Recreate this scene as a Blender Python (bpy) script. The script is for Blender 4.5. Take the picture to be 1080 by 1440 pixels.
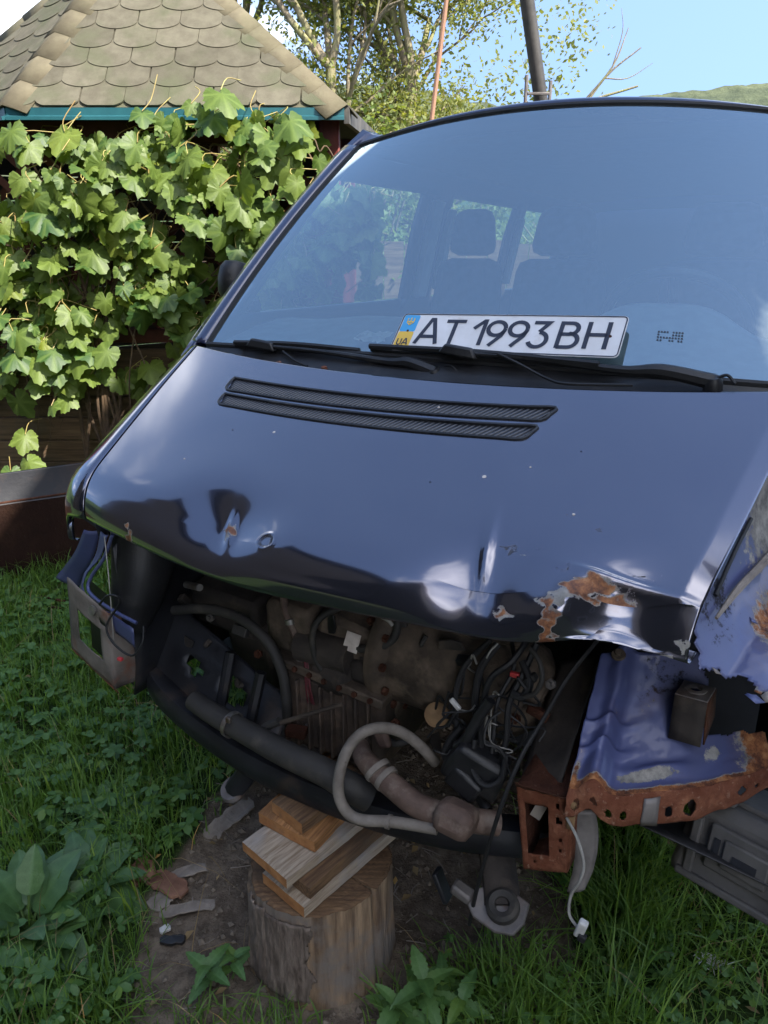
import bpy, math, random
import numpy as np
from mathutils import Vector, Matrix, noise as mn
R = math.radians
random.seed(7); rng = np.random.default_rng(11)
for _o in list(bpy.data.objects): bpy.data.objects.remove(_o)
SC = bpy.context.scene
COL = SC.collection

# ------------------------------------------------------------------ camera
cam_d = bpy.data.cameras.new('camera'); cam = bpy.data.objects.new('camera', cam_d); COL.objects.link(cam)
cam.location = (0, 0, 1.7); cam.rotation_euler = (R(90 - 22.5), 0, 0)
cam_d.sensor_fit = 'VERTICAL'; cam_d.sensor_height = 36; cam_d.sensor_width = 27
cam_d.lens = 36 * 1082 / 1440; cam_d.clip_start = .05; cam_d.clip_end = 6000
SC.camera = cam
# ------------------------------------------------------------------ sky and sun
SUN_EL = R(47); SH = Vector((.70, -.50, 0)).normalized()
SUN = Vector((SH.x * math.cos(SUN_EL), SH.y * math.cos(SUN_EL), math.sin(SUN_EL)))
W = bpy.data.worlds.new('World'); SC.world = W; W.use_nodes = True
nt = W.node_tree; N = nt.nodes; L = nt.links; N.clear()
sky = N.new('ShaderNodeTexSky'); sky.sky_type = 'NISHITA'; sky.sun_disc = False
sky.sun_elevation = SUN_EL; sky.sun_rotation = math.atan2(SUN.x, SUN.y)
sky.air_density = 1.0; sky.dust_density = .6; sky.ozone_density = 2.2
tc = N.new('ShaderNodeTexCoord'); mp = N.new('ShaderNodeMapping'); mp.inputs['Scale'].default_value = (1, 1, 2.0)
mp.inputs['Location'].default_value = (9.52, -3.31, 13.05)
ns = N.new('ShaderNodeTexNoise'); ns.inputs['Scale'].default_value = 1.1; ns.inputs['Detail'].default_value = 7; ns.inputs['Roughness'].default_value = .55
cr = N.new('ShaderNodeValToRGB'); cr.color_ramp.elements[0].position = .55; cr.color_ramp.elements[1].position = .67; cr.color_ramp.elements[0].color = (.015, .015, .015, 1)
mx = N.new('ShaderNodeMix'); mx.data_type = 'RGBA'; mx.inputs['B'].default_value = (11., 11., 11.1, 1)
bg = N.new('ShaderNodeBackground'); bg.inputs['Strength'].default_value = .10
wo = N.new('ShaderNodeOutputWorld')
# lookup raised above the horizon: the whole dome keeps the even blue Nishita gives well above the horizon
hv = N.new('ShaderNodeVectorMath'); hv.operation = 'MULTIPLY_ADD'; hv.inputs[1].default_value = (1, 1, .6); hv.inputs[2].default_value = (0, 0, .6)
L.new(tc.outputs['Generated'], hv.inputs[0]); hn = N.new('ShaderNodeVectorMath'); hn.operation = 'NORMALIZE'; L.new(hv.outputs[0], hn.inputs[0]); L.new(hn.outputs[0], sky.inputs['Vector'])
L.new(tc.outputs['Generated'], mp.inputs['Vector']); L.new(mp.outputs['Vector'], ns.inputs['Vector'])
L.new(ns.outputs['Fac'], cr.inputs['Fac']); L.new(cr.outputs['Color'], mx.inputs['Factor'])
L.new(sky.outputs['Color'], mx.inputs['A']); L.new(mx.outputs['Result'], bg.inputs['Color']); L.new(bg.outputs['Background'], wo.inputs['Surface'])
sl = bpy.data.lights.new('sun', 'SUN'); sl.energy = 2.9; sl.angle = R(.55); sl.color = (1, .94, .84)
so = bpy.data.objects.new('sun', sl); COL.objects.link(so); so.rotation_euler = SUN.to_track_quat('Z', 'Y').to_euler()
SC.view_settings.view_transform = 'Standard'; SC.view_settings.look = 'None'
SC.view_settings.exposure = 2.25; SC.view_settings.gamma = 1
SC.render.engine = 'CYCLES'
SC.cycles.max_bounces = 10; SC.cycles.transparent_max_bounces = 16
SC.cycles.use_denoising = True

# ------------------------------------------------------------------ materials
MATS = {}
class NT:
    def __init__(s, name):
        s.m = bpy.data.materials.new(name); s.m.use_nodes = True; s.t = s.m.node_tree
        s.n = s.t.nodes; s.l = s.t.links; s.b = s.n['Principled BSDF']; s.out = s.n['Material Output']
        s.tc = s.n.new('ShaderNodeTexCoord')
    def noise(s, scale, detail=4, rough=.55, vec=None, dist=0, sc=None):
        t = s.n.new('ShaderNodeTexNoise'); t.inputs['Scale'].default_value = scale; t.inputs['Detail'].default_value = detail
        t.inputs['Roughness'].default_value = rough; t.inputs['Distortion'].default_value = dist
        v = vec or s.tc.outputs['Object']
        if sc:
            mp = s.n.new('ShaderNodeMapping'); mp.inputs['Scale'].default_value = sc; s.l.new(v, mp.inputs['Vector']); v = mp.outputs['Vector']
        s.l.new(v, t.inputs['Vector']); return t.outputs['Fac']
    def ramp(s, fac, stops, interp='LINEAR'):
        r = s.n.new('ShaderNodeValToRGB'); r.color_ramp.interpolation = interp
        e = r.color_ramp.elements
        while len(e) < len(stops): e.new(.5)
        for k, (p, c) in enumerate(stops):
            e[k].position = p
            if isinstance(c, (int, float)): c = (c, c, c)
            e[k].color = (*c[:3], 1)
        s.l.new(fac, r.inputs['Fac']); return r.outputs['Color']
    def mix(s, fac, a, b, mode='MIX'):
        m = s.n.new('ShaderNodeMix'); m.data_type = 'RGBA'; m.blend_type = mode
        for key, v in (('Factor', fac), ('A', a), ('B', b)):
            if isinstance(v, (int, float)): m.inputs[key].default_value = v if key == 'Factor' else (v, v, v, 1)
            elif isinstance(v, tuple): m.inputs[key].default_value = (*v[:3], 1)
            else: s.l.new(v, m.inputs[key])
        return m.outputs['Result']
    def math(s, op, a, b=0., c=0., clamp=False):
        m = s.n.new('ShaderNodeMath'); m.operation = op; m.use_clamp = clamp
        for i, v in enumerate((a, b, c)):
            if isinstance(v, (int, float)): m.inputs[i].default_value = v
            else: s.l.new(v, m.inputs[i])
        return m.outputs[0]
    def attr(s, name):
        a = s.n.new('ShaderNodeAttribute'); a.attribute_name = name; return a.outputs['Fac']
    def bump(s, h, strength=.3, dist=.01):
        b = s.n.new('ShaderNodeBump'); b.inputs['Strength'].default_value = strength; b.inputs['Distance'].default_value = dist
        s.l.new(h, b.inputs['Height']); s.l.new(b.outputs['Normal'], s.b.inputs['Normal']); return b
    def set(s, **k):
        for key, v in k.items():
            key = {'col': 'Base Color', 'rough': 'Roughness', 'metal': 'Metallic', 'spec': 'Specular IOR Level', 'coat': 'Coat Weight', 'coatr': 'Coat Roughness', 'trans': 'Transmission Weight'}[key]
            if isinstance(v, tuple): s.b.inputs[key].default_value = (*v[:3], 1)
            elif isinstance(v, (int, float)): s.b.inputs[key].default_value = v
            else: s.l.new(v, s.b.inputs[key])

def M(name, c1, c2=None, scale=8., rough=.6, metal=0., bump=.25, bscale=60., bdist=.004, lo=.35, hi=.65, c3=None, c3scale=2.5, c3lo=.5, c3hi=.65, stretch=None, spec=.4, rvar=.15, ovar=0.):
    t = NT(name); n1 = t.noise(scale, 6, .6, sc=stretch)
    c2 = c2 or tuple(x * .6 for x in c1)
    col = t.ramp(n1, [(lo, c2), (hi, c1)])
    if ovar:
        oi = t.n.new('ShaderNodeObjectInfo'); col = t.mix(1., col, t.ramp(oi.outputs['Random'], [(0, 1 - ovar), (1, 1 + ovar)]), 'MULTIPLY')
    if c3:
        n3 = t.noise(c3scale, 8, .62); col = t.mix(t.ramp(n3, [(c3lo, 0), (c3hi, 1)]), col, c3)
    n2 = t.noise(bscale, 5, .6, sc=stretch)
    t.set(col=col, metal=metal, spec=spec, rough=t.math('ADD', rough - rvar / 2, t.math('MULTIPLY', n1, rvar)))
    if bump: t.bump(t.math('ADD', n2, t.math('MULTIPLY', n1, .6)), bump, bdist)
    MATS[name] = t.m; return t.m

RUST = [(.25, (.035, .014, .010)), (.42, (.12, .038, .018)), (.54, (.155, .056, .030)), (.64, (.235, .098, .052)), (.78, (.15, .078, .055))]
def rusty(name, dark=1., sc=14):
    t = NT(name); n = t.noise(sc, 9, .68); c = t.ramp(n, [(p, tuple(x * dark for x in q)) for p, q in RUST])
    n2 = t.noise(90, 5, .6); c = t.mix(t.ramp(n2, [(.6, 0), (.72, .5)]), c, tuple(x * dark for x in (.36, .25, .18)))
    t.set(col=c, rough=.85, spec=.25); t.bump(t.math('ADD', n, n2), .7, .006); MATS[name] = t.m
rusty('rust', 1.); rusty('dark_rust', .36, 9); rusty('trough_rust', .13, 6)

def paint(name, base, dust, dustw=.3, metal=.75, rough=.3, coat=.9):
    """dark metallic car paint with clear coat, dust, and wear masks: rust, bare (primer), grime"""
    t = NT(name)
    n = t.noise(5, 8, .62); f = t.noise(420, 3, .7)
    dz = t.ramp(n, [(.3, dustw * .55), (.7, dustw)])
    col = t.mix(dz, base, dust)
    fl = t.ramp(f, [(.70, 0), (.745, .35)]); col = t.mix(fl, col, (.35, .37, .42))
    e1 = t.noise(75, 10, .78); e2 = t.noise(24, 7, .68)
    ed = t.math('ADD', t.math('MULTIPLY', t.math('SUBTRACT', e1, .5), 1.5), t.math('MULTIPLY', t.math('SUBTRACT', e2, .5), 1.3))
    ru = t.math('MULTIPLY', t.math('SUBTRACT', t.math('ADD', t.attr('rust'), t.math('MULTIPLY', ed, .75)), .48), 7, clamp=True)
    ba = t.math('MULTIPLY', t.math('SUBTRACT', t.math('ADD', t.math('MAXIMUM', t.attr('bare'), t.math('MULTIPLY', t.attr('rust'), 1.15)), t.math('MULTIPLY', ed, .6)), .45), 12, clamp=True)
    gr = t.math('MULTIPLY', t.math('SUBTRACT', t.math('ADD', t.attr('grime'), t.math('MULTIPLY', ed, .8)), .45), 6, clamp=True)
    rc = t.ramp(t.noise(38, 9, .7), [(.32, (.035, .013, .008)), (.45, (.12, .042, .018)), (.55, (.26, .10, .035)), (.64, (.36, .17, .07)), (.75, (.16, .07, .04))])
    col = t.mix(ba, col, t.ramp(e2, [(.35, (.09, .087, .083)), (.62, (.30, .285, .26))])); col = t.mix(ru, col, rc); col = t.mix(gr, col, (.012, .012, .016))
    stn = t.math('MULTIPLY', t.math('SUBTRACT', t.math('ADD', t.attr('rust'), t.math('MULTIPLY', ed, .35)), .12), 1.6, clamp=True)
    col = t.mix(t.math('MULTIPLY', t.math('MULTIPLY', stn, t.math('SUBTRACT', 1, t.math('MAXIMUM', ru, ba))), .7), col, (.07, .032, .016))
    off = t.math('MAXIMUM', t.math('MAXIMUM', ru, ba), gr)
    inv = t.math('SUBTRACT', 1, off, clamp=True)
    t.set(col=col, metal=t.math('MULTIPLY', inv, metal), rough=t.math('ADD', t.math('MULTIPLY', off, .5), t.math('ADD', rough - .06, t.math('MULTIPLY', n, .12))), coat=t.math('MULTIPLY', inv, coat), coatr=.045)
    h = t.math('ADD', t.math('MULTIPLY', off, -.5), t.math('MULTIPLY', t.math('MULTIPLY', e1, off), .8))
    t.bump(h, .5, .004); MATS[name] = t.m
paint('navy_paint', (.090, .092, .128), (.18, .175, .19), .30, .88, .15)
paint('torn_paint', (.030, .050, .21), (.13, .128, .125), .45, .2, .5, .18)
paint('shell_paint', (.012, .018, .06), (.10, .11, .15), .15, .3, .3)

M('black_plastic', (.018, .018, .02), (.008, .008, .009), rough=.45, bump=.15, bscale=200, c3=(.06, .055, .05), c3scale=9, c3lo=.58, c3hi=.8)
M('rubber', (.014, .014, .015), (.007, .007, .008), rough=.6, bump=.1)
M('dusty_rubber', (.036, .033, .030), (.02, .019, .018), rough=.7, bump=.25, c3=(.075, .064, .052), c3scale=12, c3lo=.55, c3hi=.75)
M('black_metal', (.014, .015, .019), (.006, .006, .008), rough=.5, metal=.0, bump=.3, c3=(.06, .04, .028), c3scale=7, c3lo=.55, c3hi=.75)
M('grey_hose', (.20, .175, .15), (.10, .085, .07), scale=18, rough=.7, bump=.4, c3=(.05, .04, .035), c3scale=22, c3lo=.62, c3hi=.7)
M('brown_hose', (.13, .085, .065), (.06, .038, .03), scale=14, rough=.75, bump=.4, c3=(.19, .15, .12), c3scale=18, c3lo=.52, c3hi=.7)
M('cast_brown', (.10, .074, .052), (.03, .022, .016), scale=11, rough=.8, bump=.6, bscale=80, c3=(.15, .112, .08), c3scale=9, c3lo=.52, c3hi=.72)
M('cast_dark', (.045, .036, .030), (.012, .010, .009), scale=10, rough=.8, bump=.5, c3=(.085, .064, .048), c3scale=12, c3lo=.55, c3hi=.75)
M('sump_brown', (.070, .050, .038), (.026, .019, .015), scale=7, rough=.75, bump=.4, c3=(.13, .088, .062), c3scale=12, c3lo=.5, c3hi=.75)
M('cap_tan', (.27, .17, .085), (.16, .09, .045), scale=12, rough=.8, bump=.4)
M('dirty_steel', (.22, .20, .19), (.10, .09, .085), scale=9, rough=.55, metal=.35, bump=.35, c3=(.12, .07, .045), c3scale=8, c3lo=.5, c3hi=.65)
M('zinc', (.32, .31, .29), (.16, .15, .14), scale=16, rough=.4, metal=.7, bump=.2, c3=(.14, .09, .06), c3scale=9, c3lo=.56, c3hi=.7)
M('grey_plastic', (.095, .09, .085), (.04, .038, .036), scale=7, rough=.65, bump=.3, c3=(.15, .135, .115), c3scale=5, c3lo=.5, c3hi=.72)
M('housing_grey', (.19, .165, .145), (.07, .06, .052), scale=8, rough=.7, bump=.5, c3=(.15, .065, .04), c3scale=9, c3lo=.53, c3hi=.66)
M('stump_side', (.30, .205, .125), (.09, .056, .034), scale=17, rough=.85, bump=.8, bscale=22, bdist=.01, stretch=(3.2, 3.2, .3), c3=(.16, .135, .115), c3scale=7, c3lo=.46, c3hi=.60)
M('bark', (.20, .16, .13), (.065, .047, .036), scale=22, rough=.9, bump=1., bscale=30, bdist=.012, stretch=(2.2, 2.2, .5))
M('board_pale', (.40, .33, .25), (.20, .145, .095), scale=24, rough=.8, bump=.5, bscale=40, stretch=(.5, 6, 6), c3=(.30, .28, .26), c3scale=6, c3lo=.5, c3hi=.7)
M('board_orange', (.36, .175, .065), (.17, .075, .027), scale=24, rough=.8, bump=.5, bscale=40, stretch=(.5, 6, 6), c3=(.12, .065, .032), c3scale=7, c3lo=.52, c3hi=.72)
M('board_brown', (.17, .10, .05), (.07, .037, .019), scale=24, rough=.85, bump=.5, bscale=40, stretch=(.5, 6, 6), c3=(.09, .065, .045), c3scale=6, c3lo=.5, c3hi=.7)
M('board_end', (.40, .19, .07), (.24, .10, .035), scale=30, rough=.9, bump=.6, bscale=160, c3=(.15, .085, .045), c3scale=9, c3lo=.55, c3hi=.7)
M('bark_red', (.24, .125, .08), (.12, .055, .035), scale=16, rough=.9, bump=.7, bscale=70)
M('scrap_grey', (.27, .235, .20), (.15, .125, .105), scale=16, rough=.9, bump=.6, bscale=80)
M('plank_brown', (.165, .105, .062), (.075, .045, .028), scale=5, rough=.85, bump=.5, bscale=20, stretch=(.6, 5, 9), c3=(.10, .08, .065), c3scale=3, c3lo=.5, c3hi=.7, ovar=0.22)
M('lattice_red', (.10, .028, .02), (.045, .014, .011), scale=8, rough=.75, bump=.3, ovar=0.2)
M('post_red', (.17, .03, .022), (.08, .016, .013), scale=6, rough=.6, bump=.3, stretch=(4, 4, .5))
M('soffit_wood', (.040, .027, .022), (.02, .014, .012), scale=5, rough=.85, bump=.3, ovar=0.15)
M('shingle', (.122, .112, .082), (.090, .081, .059), scale=16, rough=.95, bump=.9, bscale=420, bdist=.003, c3=(.080, .086, .050), c3scale=3.2, c3lo=.47, c3hi=.66, spec=.15, ovar=0.16)
M('hip_cap', (.150, .132, .088), (.115, .098, .066), scale=14, rough=.95, bump=.9, bscale=420, bdist=.003, c3=(.115, .115, .068), c3scale=1.5, c3lo=.5, c3hi=.75, spec=.15, ovar=0.12)
M('teal_metal', (.025, .115, .135), (.018, .08, .10), scale=4, rough=.35, bump=.05, metal=.1)
M('steel_black', (.012, .013, .018), (.008, .008, .011), scale=6, rough=.5, bump=.2, c3=(.03, .02, .017), c3scale=6)
M('pole_dark', (.06, .055, .05), (.03, .028, .026), scale=10, rough=.55, bump=.2)
M('pole_wood', (.36, .20, .13), (.24, .13, .085), scale=8, rough=.8, bump=.3, stretch=(5, 5, .4))
M('trunk_bark', (.26, .22, .15), (.14, .11, .075), scale=7, rough=.95, bump=.8, bscale=20, bdist=.02, stretch=(3, 3, .6), c3=(.24, .25, .09), c3scale=1.2, c3lo=.5, c3hi=.66)
M('vine_stem', (.13, .085, .05), (.06, .04, .026), scale=20, rough=.9, bump=.5)
M('vine_shoot', (.30, .27, .08), (.22, .14, .05), scale=10, rough=.6, bump=.1)
M('weed_stem', (.09, .15, .035), (.05, .09, .025), scale=10, rough=.6, bump=.1)
M('reflection_dark', (.012, .010, .009), (.007, .006, .005), scale=5, rough=.9, bump=.3)  # near-black so the added building at the left reflects dark in the bonnet
M('plaster', (.10, .085, .07), (.075, .062, .05), scale=3, rough=.95, bump=.3)
M('house_roof', (.11, .06, .045), (.07, .04, .03), scale=6, rough=.9, bump=.4)
M('seat_cloth', (.035, .04, .055), (.02, .024, .032), scale=30, rough=.95, bump=.2)
M('dash_plastic', (.20, .22, .225), (.16, .175, .18), scale=20, rough=.7, bump=.15, bscale=300)
M('trim_light', (.62, .60, .55), (.5, .48, .44), scale=6, rough=.7, bump=.1)
M('interior_dark', (.02, .022, .028), (.012, .013, .016), rough=.9, bump=.1)
M('paper', (.60, .55, .50), (.42, .36, .32), scale=30, rough=.8, bump=.1)
M('white_plastic', (.55, .54, .52), (.4, .39, .37), scale=20, rough=.5, bump=.1)
M('red_plastic', (.45, .04, .045), (.3, .03, .03), rough=.5, bump=.1)
M('red_wire', (.10, .014, .02), (.07, .01, .014), rough=.5, bump=0)
M('wire_grey', (.28, .27, .24), (.16, .15, .14), scale=20, rough=.5, bump=0)
M('plate_white', (.66, .66, .67), (.56, .55, .54), scale=9, rough=.35, bump=.08, c3=(.5, .47, .44), c3scale=14, c3lo=.58, c3hi=.72, rvar=.1)
M('plate_black', (.025, .028, .045), (.02, .022, .035), rough=.45, bump=0)
M('plate_blue', (.06, .33, .62), (.05, .29, .56), rough=.4, bump=0)
M('plate_yellow', (.72, .47, .06), (.62, .40, .06), rough=.4, bump=0)
M('fluff', (.62, .62, .64), (.45, .45, .47), scale=40, rough=.95, bump=.5)
M('stone', (.20, .165, .13), (.10, .08, .062), scale=20, rough=.95, bump=.5)
M('tyre', (.02, .02, .02), (.012, .012, .012), rough=.85, bump=.2)

def leafmat(name, c1, c2, tr=.35, rough=.45, vein=True, back=None):
    t = NT(name)
    oi = t.n.new('ShaderNodeObjectInfo'); ge = t.n.new('ShaderNodeNewGeometry')
    r = t.math('FRACT', t.math('ADD', oi.outputs['Random'], ge.outputs['Random Per Island']))
    n = t.noise(25, 4)
    col = t.ramp(r, [(0, c1), (.5, c2), (.86, tuple((a + b) / 2 for a, b in zip(c1, c2))), (1, tuple(x * y for x, y in zip(c2, (1.5, 1.25, .7))))])
    col = t.mix(t.ramp(n, [(.3, .35), (.7, 0)]), col, tuple(x * .55 for x in c1))
    if vein:
        v = t.attr('vein'); col = t.mix(t.math('MULTIPLY', v, .22), col, tuple(min(1, x * 1.9 + .03) for x in c2))
    t.set(col=col, rough=rough, spec=.45)
    t.bump(n, .25, .004)
    tl = t.n.new('ShaderNodeBsdfTranslucent'); c3 = t.mix(.5, col, tuple(x * y for x, y in zip(c2, (2.1, 2.0, .5)))); t.l.new(c3, tl.inputs['Color'])
    ms = t.n.new('ShaderNodeMixShader'); ms.inputs[0].default_value = tr
    t.l.new(t.b.outputs[0], ms.inputs[1]); t.l.new(tl.outputs[0], ms.inputs[2]); t.l.new(ms.outputs[0], t.out.inputs['Surface']); MATS[name] = t.m
leafmat('grape_leaf', (.034, .092, .022), (.145, .200, .034), .42, .5)
leafmat('dock_leaf', (.055, .125, .042), (.080, .160, .050), .22, .42)
leafmat('nettle_leaf', (.060, .140, .038), (.090, .180, .048), .25, .5)
leafmat('herb_leaf', (.048, .125, .030), (.105, .205, .048), .32, .5, vein=False)
leafmat('grass_blade', (.068, .160, .028), (.150, .260, .050), .42, .5, vein=False)
leafmat('dry_leaf', (.20, .13, .06), (.34, .25, .13), .2, .7, vein=False)
leafmat('tree_leaf', (.130, .165, .045), (.220, .235, .075), .42, .6, vein=False)
leafmat('bush_leaf', (.090, .145, .030), (.170, .215, .050), .4, .6, vein=False)

def glassm(name, tint, ior=1.6, extra=.0, coat=0., gcol=(1, 1, 1)):
    t = NT(name); tr = t.n.new('ShaderNodeBsdfTransparent'); tr.inputs['Color'].default_value = (*tint, 1)
    gl = t.n.new('ShaderNodeBsdfGlossy'); gl.inputs['Roughness'].default_value = .015; gl.inputs['Color'].default_value = (*gcol, 1)
    fr = t.n.new('ShaderNodeFresnel'); fr.inputs['IOR'].default_value = ior
    ms = t.n.new('ShaderNodeMixShader'); t.l.new(t.math('ADD', fr.outputs[0], coat, clamp=True), ms.inputs[0]); t.l.new(tr.outputs[0], ms.inputs[1]); t.l.new(gl.outputs[0], ms.inputs[2])
    # a thin film of dust on the pane
    df = t.n.new('ShaderNodeBsdfDiffuse'); df.inputs['Color'].default_value = (.30, .33, .38, 1)
    nz = t.noise(6, 8, .65); sp = t.noise(300, 2, .5)
    fac = t.math('ADD', t.math('MULTIPLY', nz, extra), t.ramp(sp, [(.74, 0), (.78, .25)]))
    m2 = t.n.new('ShaderNodeMixShader'); t.l.new(fac, m2.inputs[0]); t.l.new(ms.outputs[0], m2.inputs[1]); t.l.new(df.outputs[0], m2.inputs[2])
    t.l.new(m2.outputs[0], t.out.inputs['Surface']); MATS[name] = t.m
glassm('windscreen_glass', (.60, .78, .84), 1.6, .10, .24, (.80, .95, 1.))   # heat-reflecting bluish glass
glassm('side_glass', (.86, .92, .94), 1.45, .04)

# grille mesh: fine woven diagonal lines
t = NT('grille_mesh'); mpn = t.n.new('ShaderNodeMapping'); mpn.inputs['Rotation'].default_value = (0, 0, R(38)); t.l.new(t.tc.outputs['Object'], mpn.inputs['Vector'])
wv = t.n.new('ShaderNodeTexWave'); wv.inputs['Scale'].default_value = 33; t.l.new(mpn.outputs[0], wv.inputs['Vector'])
t.set(col=t.ramp(wv.outputs['Fac'], [(.35, (.003, .003, .004)), (.7, (.075, .078, .09))]), rough=.5); t.bump(wv.outputs['Fac'], .9, .003); MATS['grille_mesh'] = t.m

# soil
t = NT('soil'); n1 = t.noise(1.6, 8, .6); n2 = t.noise(22, 8, .65); n3 = t.noise(120, 5, .7)
c = t.ramp(n1, [(.35, (.125, .096, .072)), (.55, (.215, .170, .128)), (.7, (.28, .225, .17))])
c = t.mix(t.ramp(n2, [(.42, .65), (.6, 0)]), c, (.05, .037, .027)); c = t.mix(t.ramp(n3, [(.6, 0), (.74, .7)]), c, (.28, .23, .17))
gz = t.attr('green'); gn = t.math('MULTIPLY', t.math('SUBTRACT', t.math('ADD', gz, t.math('MULTIPLY', t.math('SUBTRACT', n2, .5), .8)), .4), 4, clamp=True)
c = t.mix(gn, c, t.ramp(n3, [(.35, (.022, .042, .012)), (.65, (.05, .085, .022))]))
t.set(col=c, rough=.95, spec=.2); t.bump(t.math('ADD', n2, t.math('MULTIPLY', n3, .6)), .9, .015); MATS['soil'] = t.m
# hill forest
t = NT('hill_forest'); n1 = t.noise(.06, 8, .62); n2 = t.noise(.012, 4, .5)
c = t.ramp(n1, [(.38, (.050, .062, .040)), (.62, (.085, .10, .058))]); c = t.mix(t.ramp(n2, [(.5, 0), (.6, .6)]), c, (.11, .125, .068))
t.set(col=c, rough=1., spec=.1); t.bump(n1, 1., 6.); MATS['hill_forest'] = t.m

# ------------------------------------------------------------------ mesh helpers
def cr_path(pts, res=6):
    P = [Vector(p) for p in pts]
    if len(P) < 3 or res < 2: return P
    out = []
    for i in range(len(P) - 1):
        a = P[i - 1] if i else P[0] * 2 - P[1]; b = P[i]; c = P[i + 1]; d = P[i + 2] if i + 2 < len(P) else P[-1] * 2 - P[-2]
        for k in range(res):
            t = k / res
            out.append(.5 * ((2 * b) + (c - a) * t + (2 * a - 5 * b + 4 * c - d) * t * t + (3 * b - a - 3 * c + d) * t ** 3))
    out.append(P[-1]); return out

class MB:
    def __init__(s): s.v = []; s.f = []; s.attrs = {}
    def add(s, vs, fs):
        o = len(s.v); s.v += [tuple(p) for p in vs]; s.f += [tuple(i + o for i in f) for f in fs]; return s
    def box(s, c, d, rot=None, taper=1.):
        c = Vector(c); x, y, z = d[0] / 2, d[1] / 2, d[2] / 2
        P = [Vector((a * x * (taper if e > 0 else 1), b * y * (taper if e > 0 else 1), e * z)) for e in (-1, 1) for a, b in ((-1, -1), (1, -1), (1, 1), (-1, 1))]
        if rot is not None: P = [rot @ p for p in P]
        return s.add([p + c for p in P], [(3, 2, 1, 0), (4, 5, 6, 7), (0, 1, 5, 4), (1, 2, 6, 5), (2, 3, 7, 6), (3, 0, 4, 7)])
    def tube(s, pts, r, n=10, res=5, cap=True):
        P = cr_path(pts, res); m = len(P)
        rr = r if isinstance(r, (list, tuple)) else [r]
        rs = [np.interp(i / max(1, m - 1), np.linspace(0, 1, len(rr)), rr) if len(rr) > 1 else rr[0] for i in range(m)]
        up = Vector((.13, .31, .94)); vs = []; fs = []
        T = (P[1] - P[0]).normalized(); u = T.cross(up).normalized()
        for i, p in enumerate(P):
            T = (P[min(i + 1, m - 1)] - P[max(i - 1, 0)])
            if T.length < 1e-9: T = Vector((0, 0, 1))
            T.normalize(); u = (u - T * u.dot(T)).normalized(); w = T.cross(u)
            for k in range(n):
                a = 2 * math.pi * k / n; vs.append(p + (u * math.cos(a) + w * math.sin(a)) * rs[i])
        for i in range(m - 1):
            for k in range(n):
                fs.append((i * n + k, i * n + (k + 1) % n, (i + 1) * n + (k + 1) % n, (i + 1) * n + k))
        if cap: fs.append(tuple(range(n - 1, -1, -1))); fs.append(tuple((m - 1) * n + k for k in range(n)))
        return s.add(vs, fs)
    def lathe(s, prof, org, axis, n=28, start=0):
        ax = Vector(axis).normalized(); u = ax.orthogonal().normalized(); w = ax.cross(u); o = Vector(org); vs = []; fs = []
        for r, h in prof:
            for k in range(n):
                a = 2 * math.pi * k / n; vs.append(o + ax * h + (u * math.cos(a) + w * math.sin(a)) * max(r, 1e-5))
        for i in range(len(prof) - 1):
            for k in range(n): fs.append((i * n + k, i * n + (k + 1) % n, (i + 1) * n + (k + 1) % n, (i + 1) * n + k))
        return s.add(vs, fs)
    def sheet(s, fn, us, vs_, keep=None, flip=False):
        us = np.linspace(0, 1, us) if isinstance(us, int) else us; vs_ = np.linspace(0, 1, vs_) if isinstance(vs_, int) else vs_
        nu, nv = len(us), len(vs_); vs = [fn(u, v) for v in vs_ for u in us]; fs = []
        for j in range(nv - 1):
            for i in range(nu - 1):
                if keep and not keep((us[i] + us[i + 1]) / 2, (vs_[j] + vs_[j + 1]) / 2): continue
                q = (j * nu + i, j * nu + i + 1, (j + 1) * nu + i + 1, (j + 1) * nu + i); fs.append(q[::-1] if flip else q)
        return s.add(vs, fs)
    def prism(s, poly, org, u, v, depth):
        o, u, v = Vector(org), Vector(u), Vector(v); w = u.cross(v).normalized() * depth; n = len(poly)
        a = [o + u * p[0] + v * p[1] for p in poly]
        return s.add(a + [p + w for p in a], [tuple(range(n - 1, -1, -1)), tuple(range(n, 2 * n))] + [(i, (i + 1) % n, n + (i + 1) % n, n + i) for i in range(n)])
    def mesh(s, name, smooth=True, ang=38):
        me = bpy.data.meshes.new(name); me.from_pydata(s.v, [], s.f)
        for k, a in s.attrs.items():
            at = me.attributes.new(k, 'FLOAT', 'POINT'); at.data.foreach_set('value', np.asarray(a, dtype=np.float32))
        if smooth:
            me.polygons.foreach_set('use_smooth', [True] * len(me.polygons)); me.set_sharp_from_angle(angle=R(ang))
        return me
    def build(s, name, mat, parent=None, bevel=0, solid=0, smooth=True, ang=38, off=-1, clean=False, **kw):
        me = s.mesh(name, smooth, ang)
        return link(name, me, mat, parent, bevel, solid, off, **kw)

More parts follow.
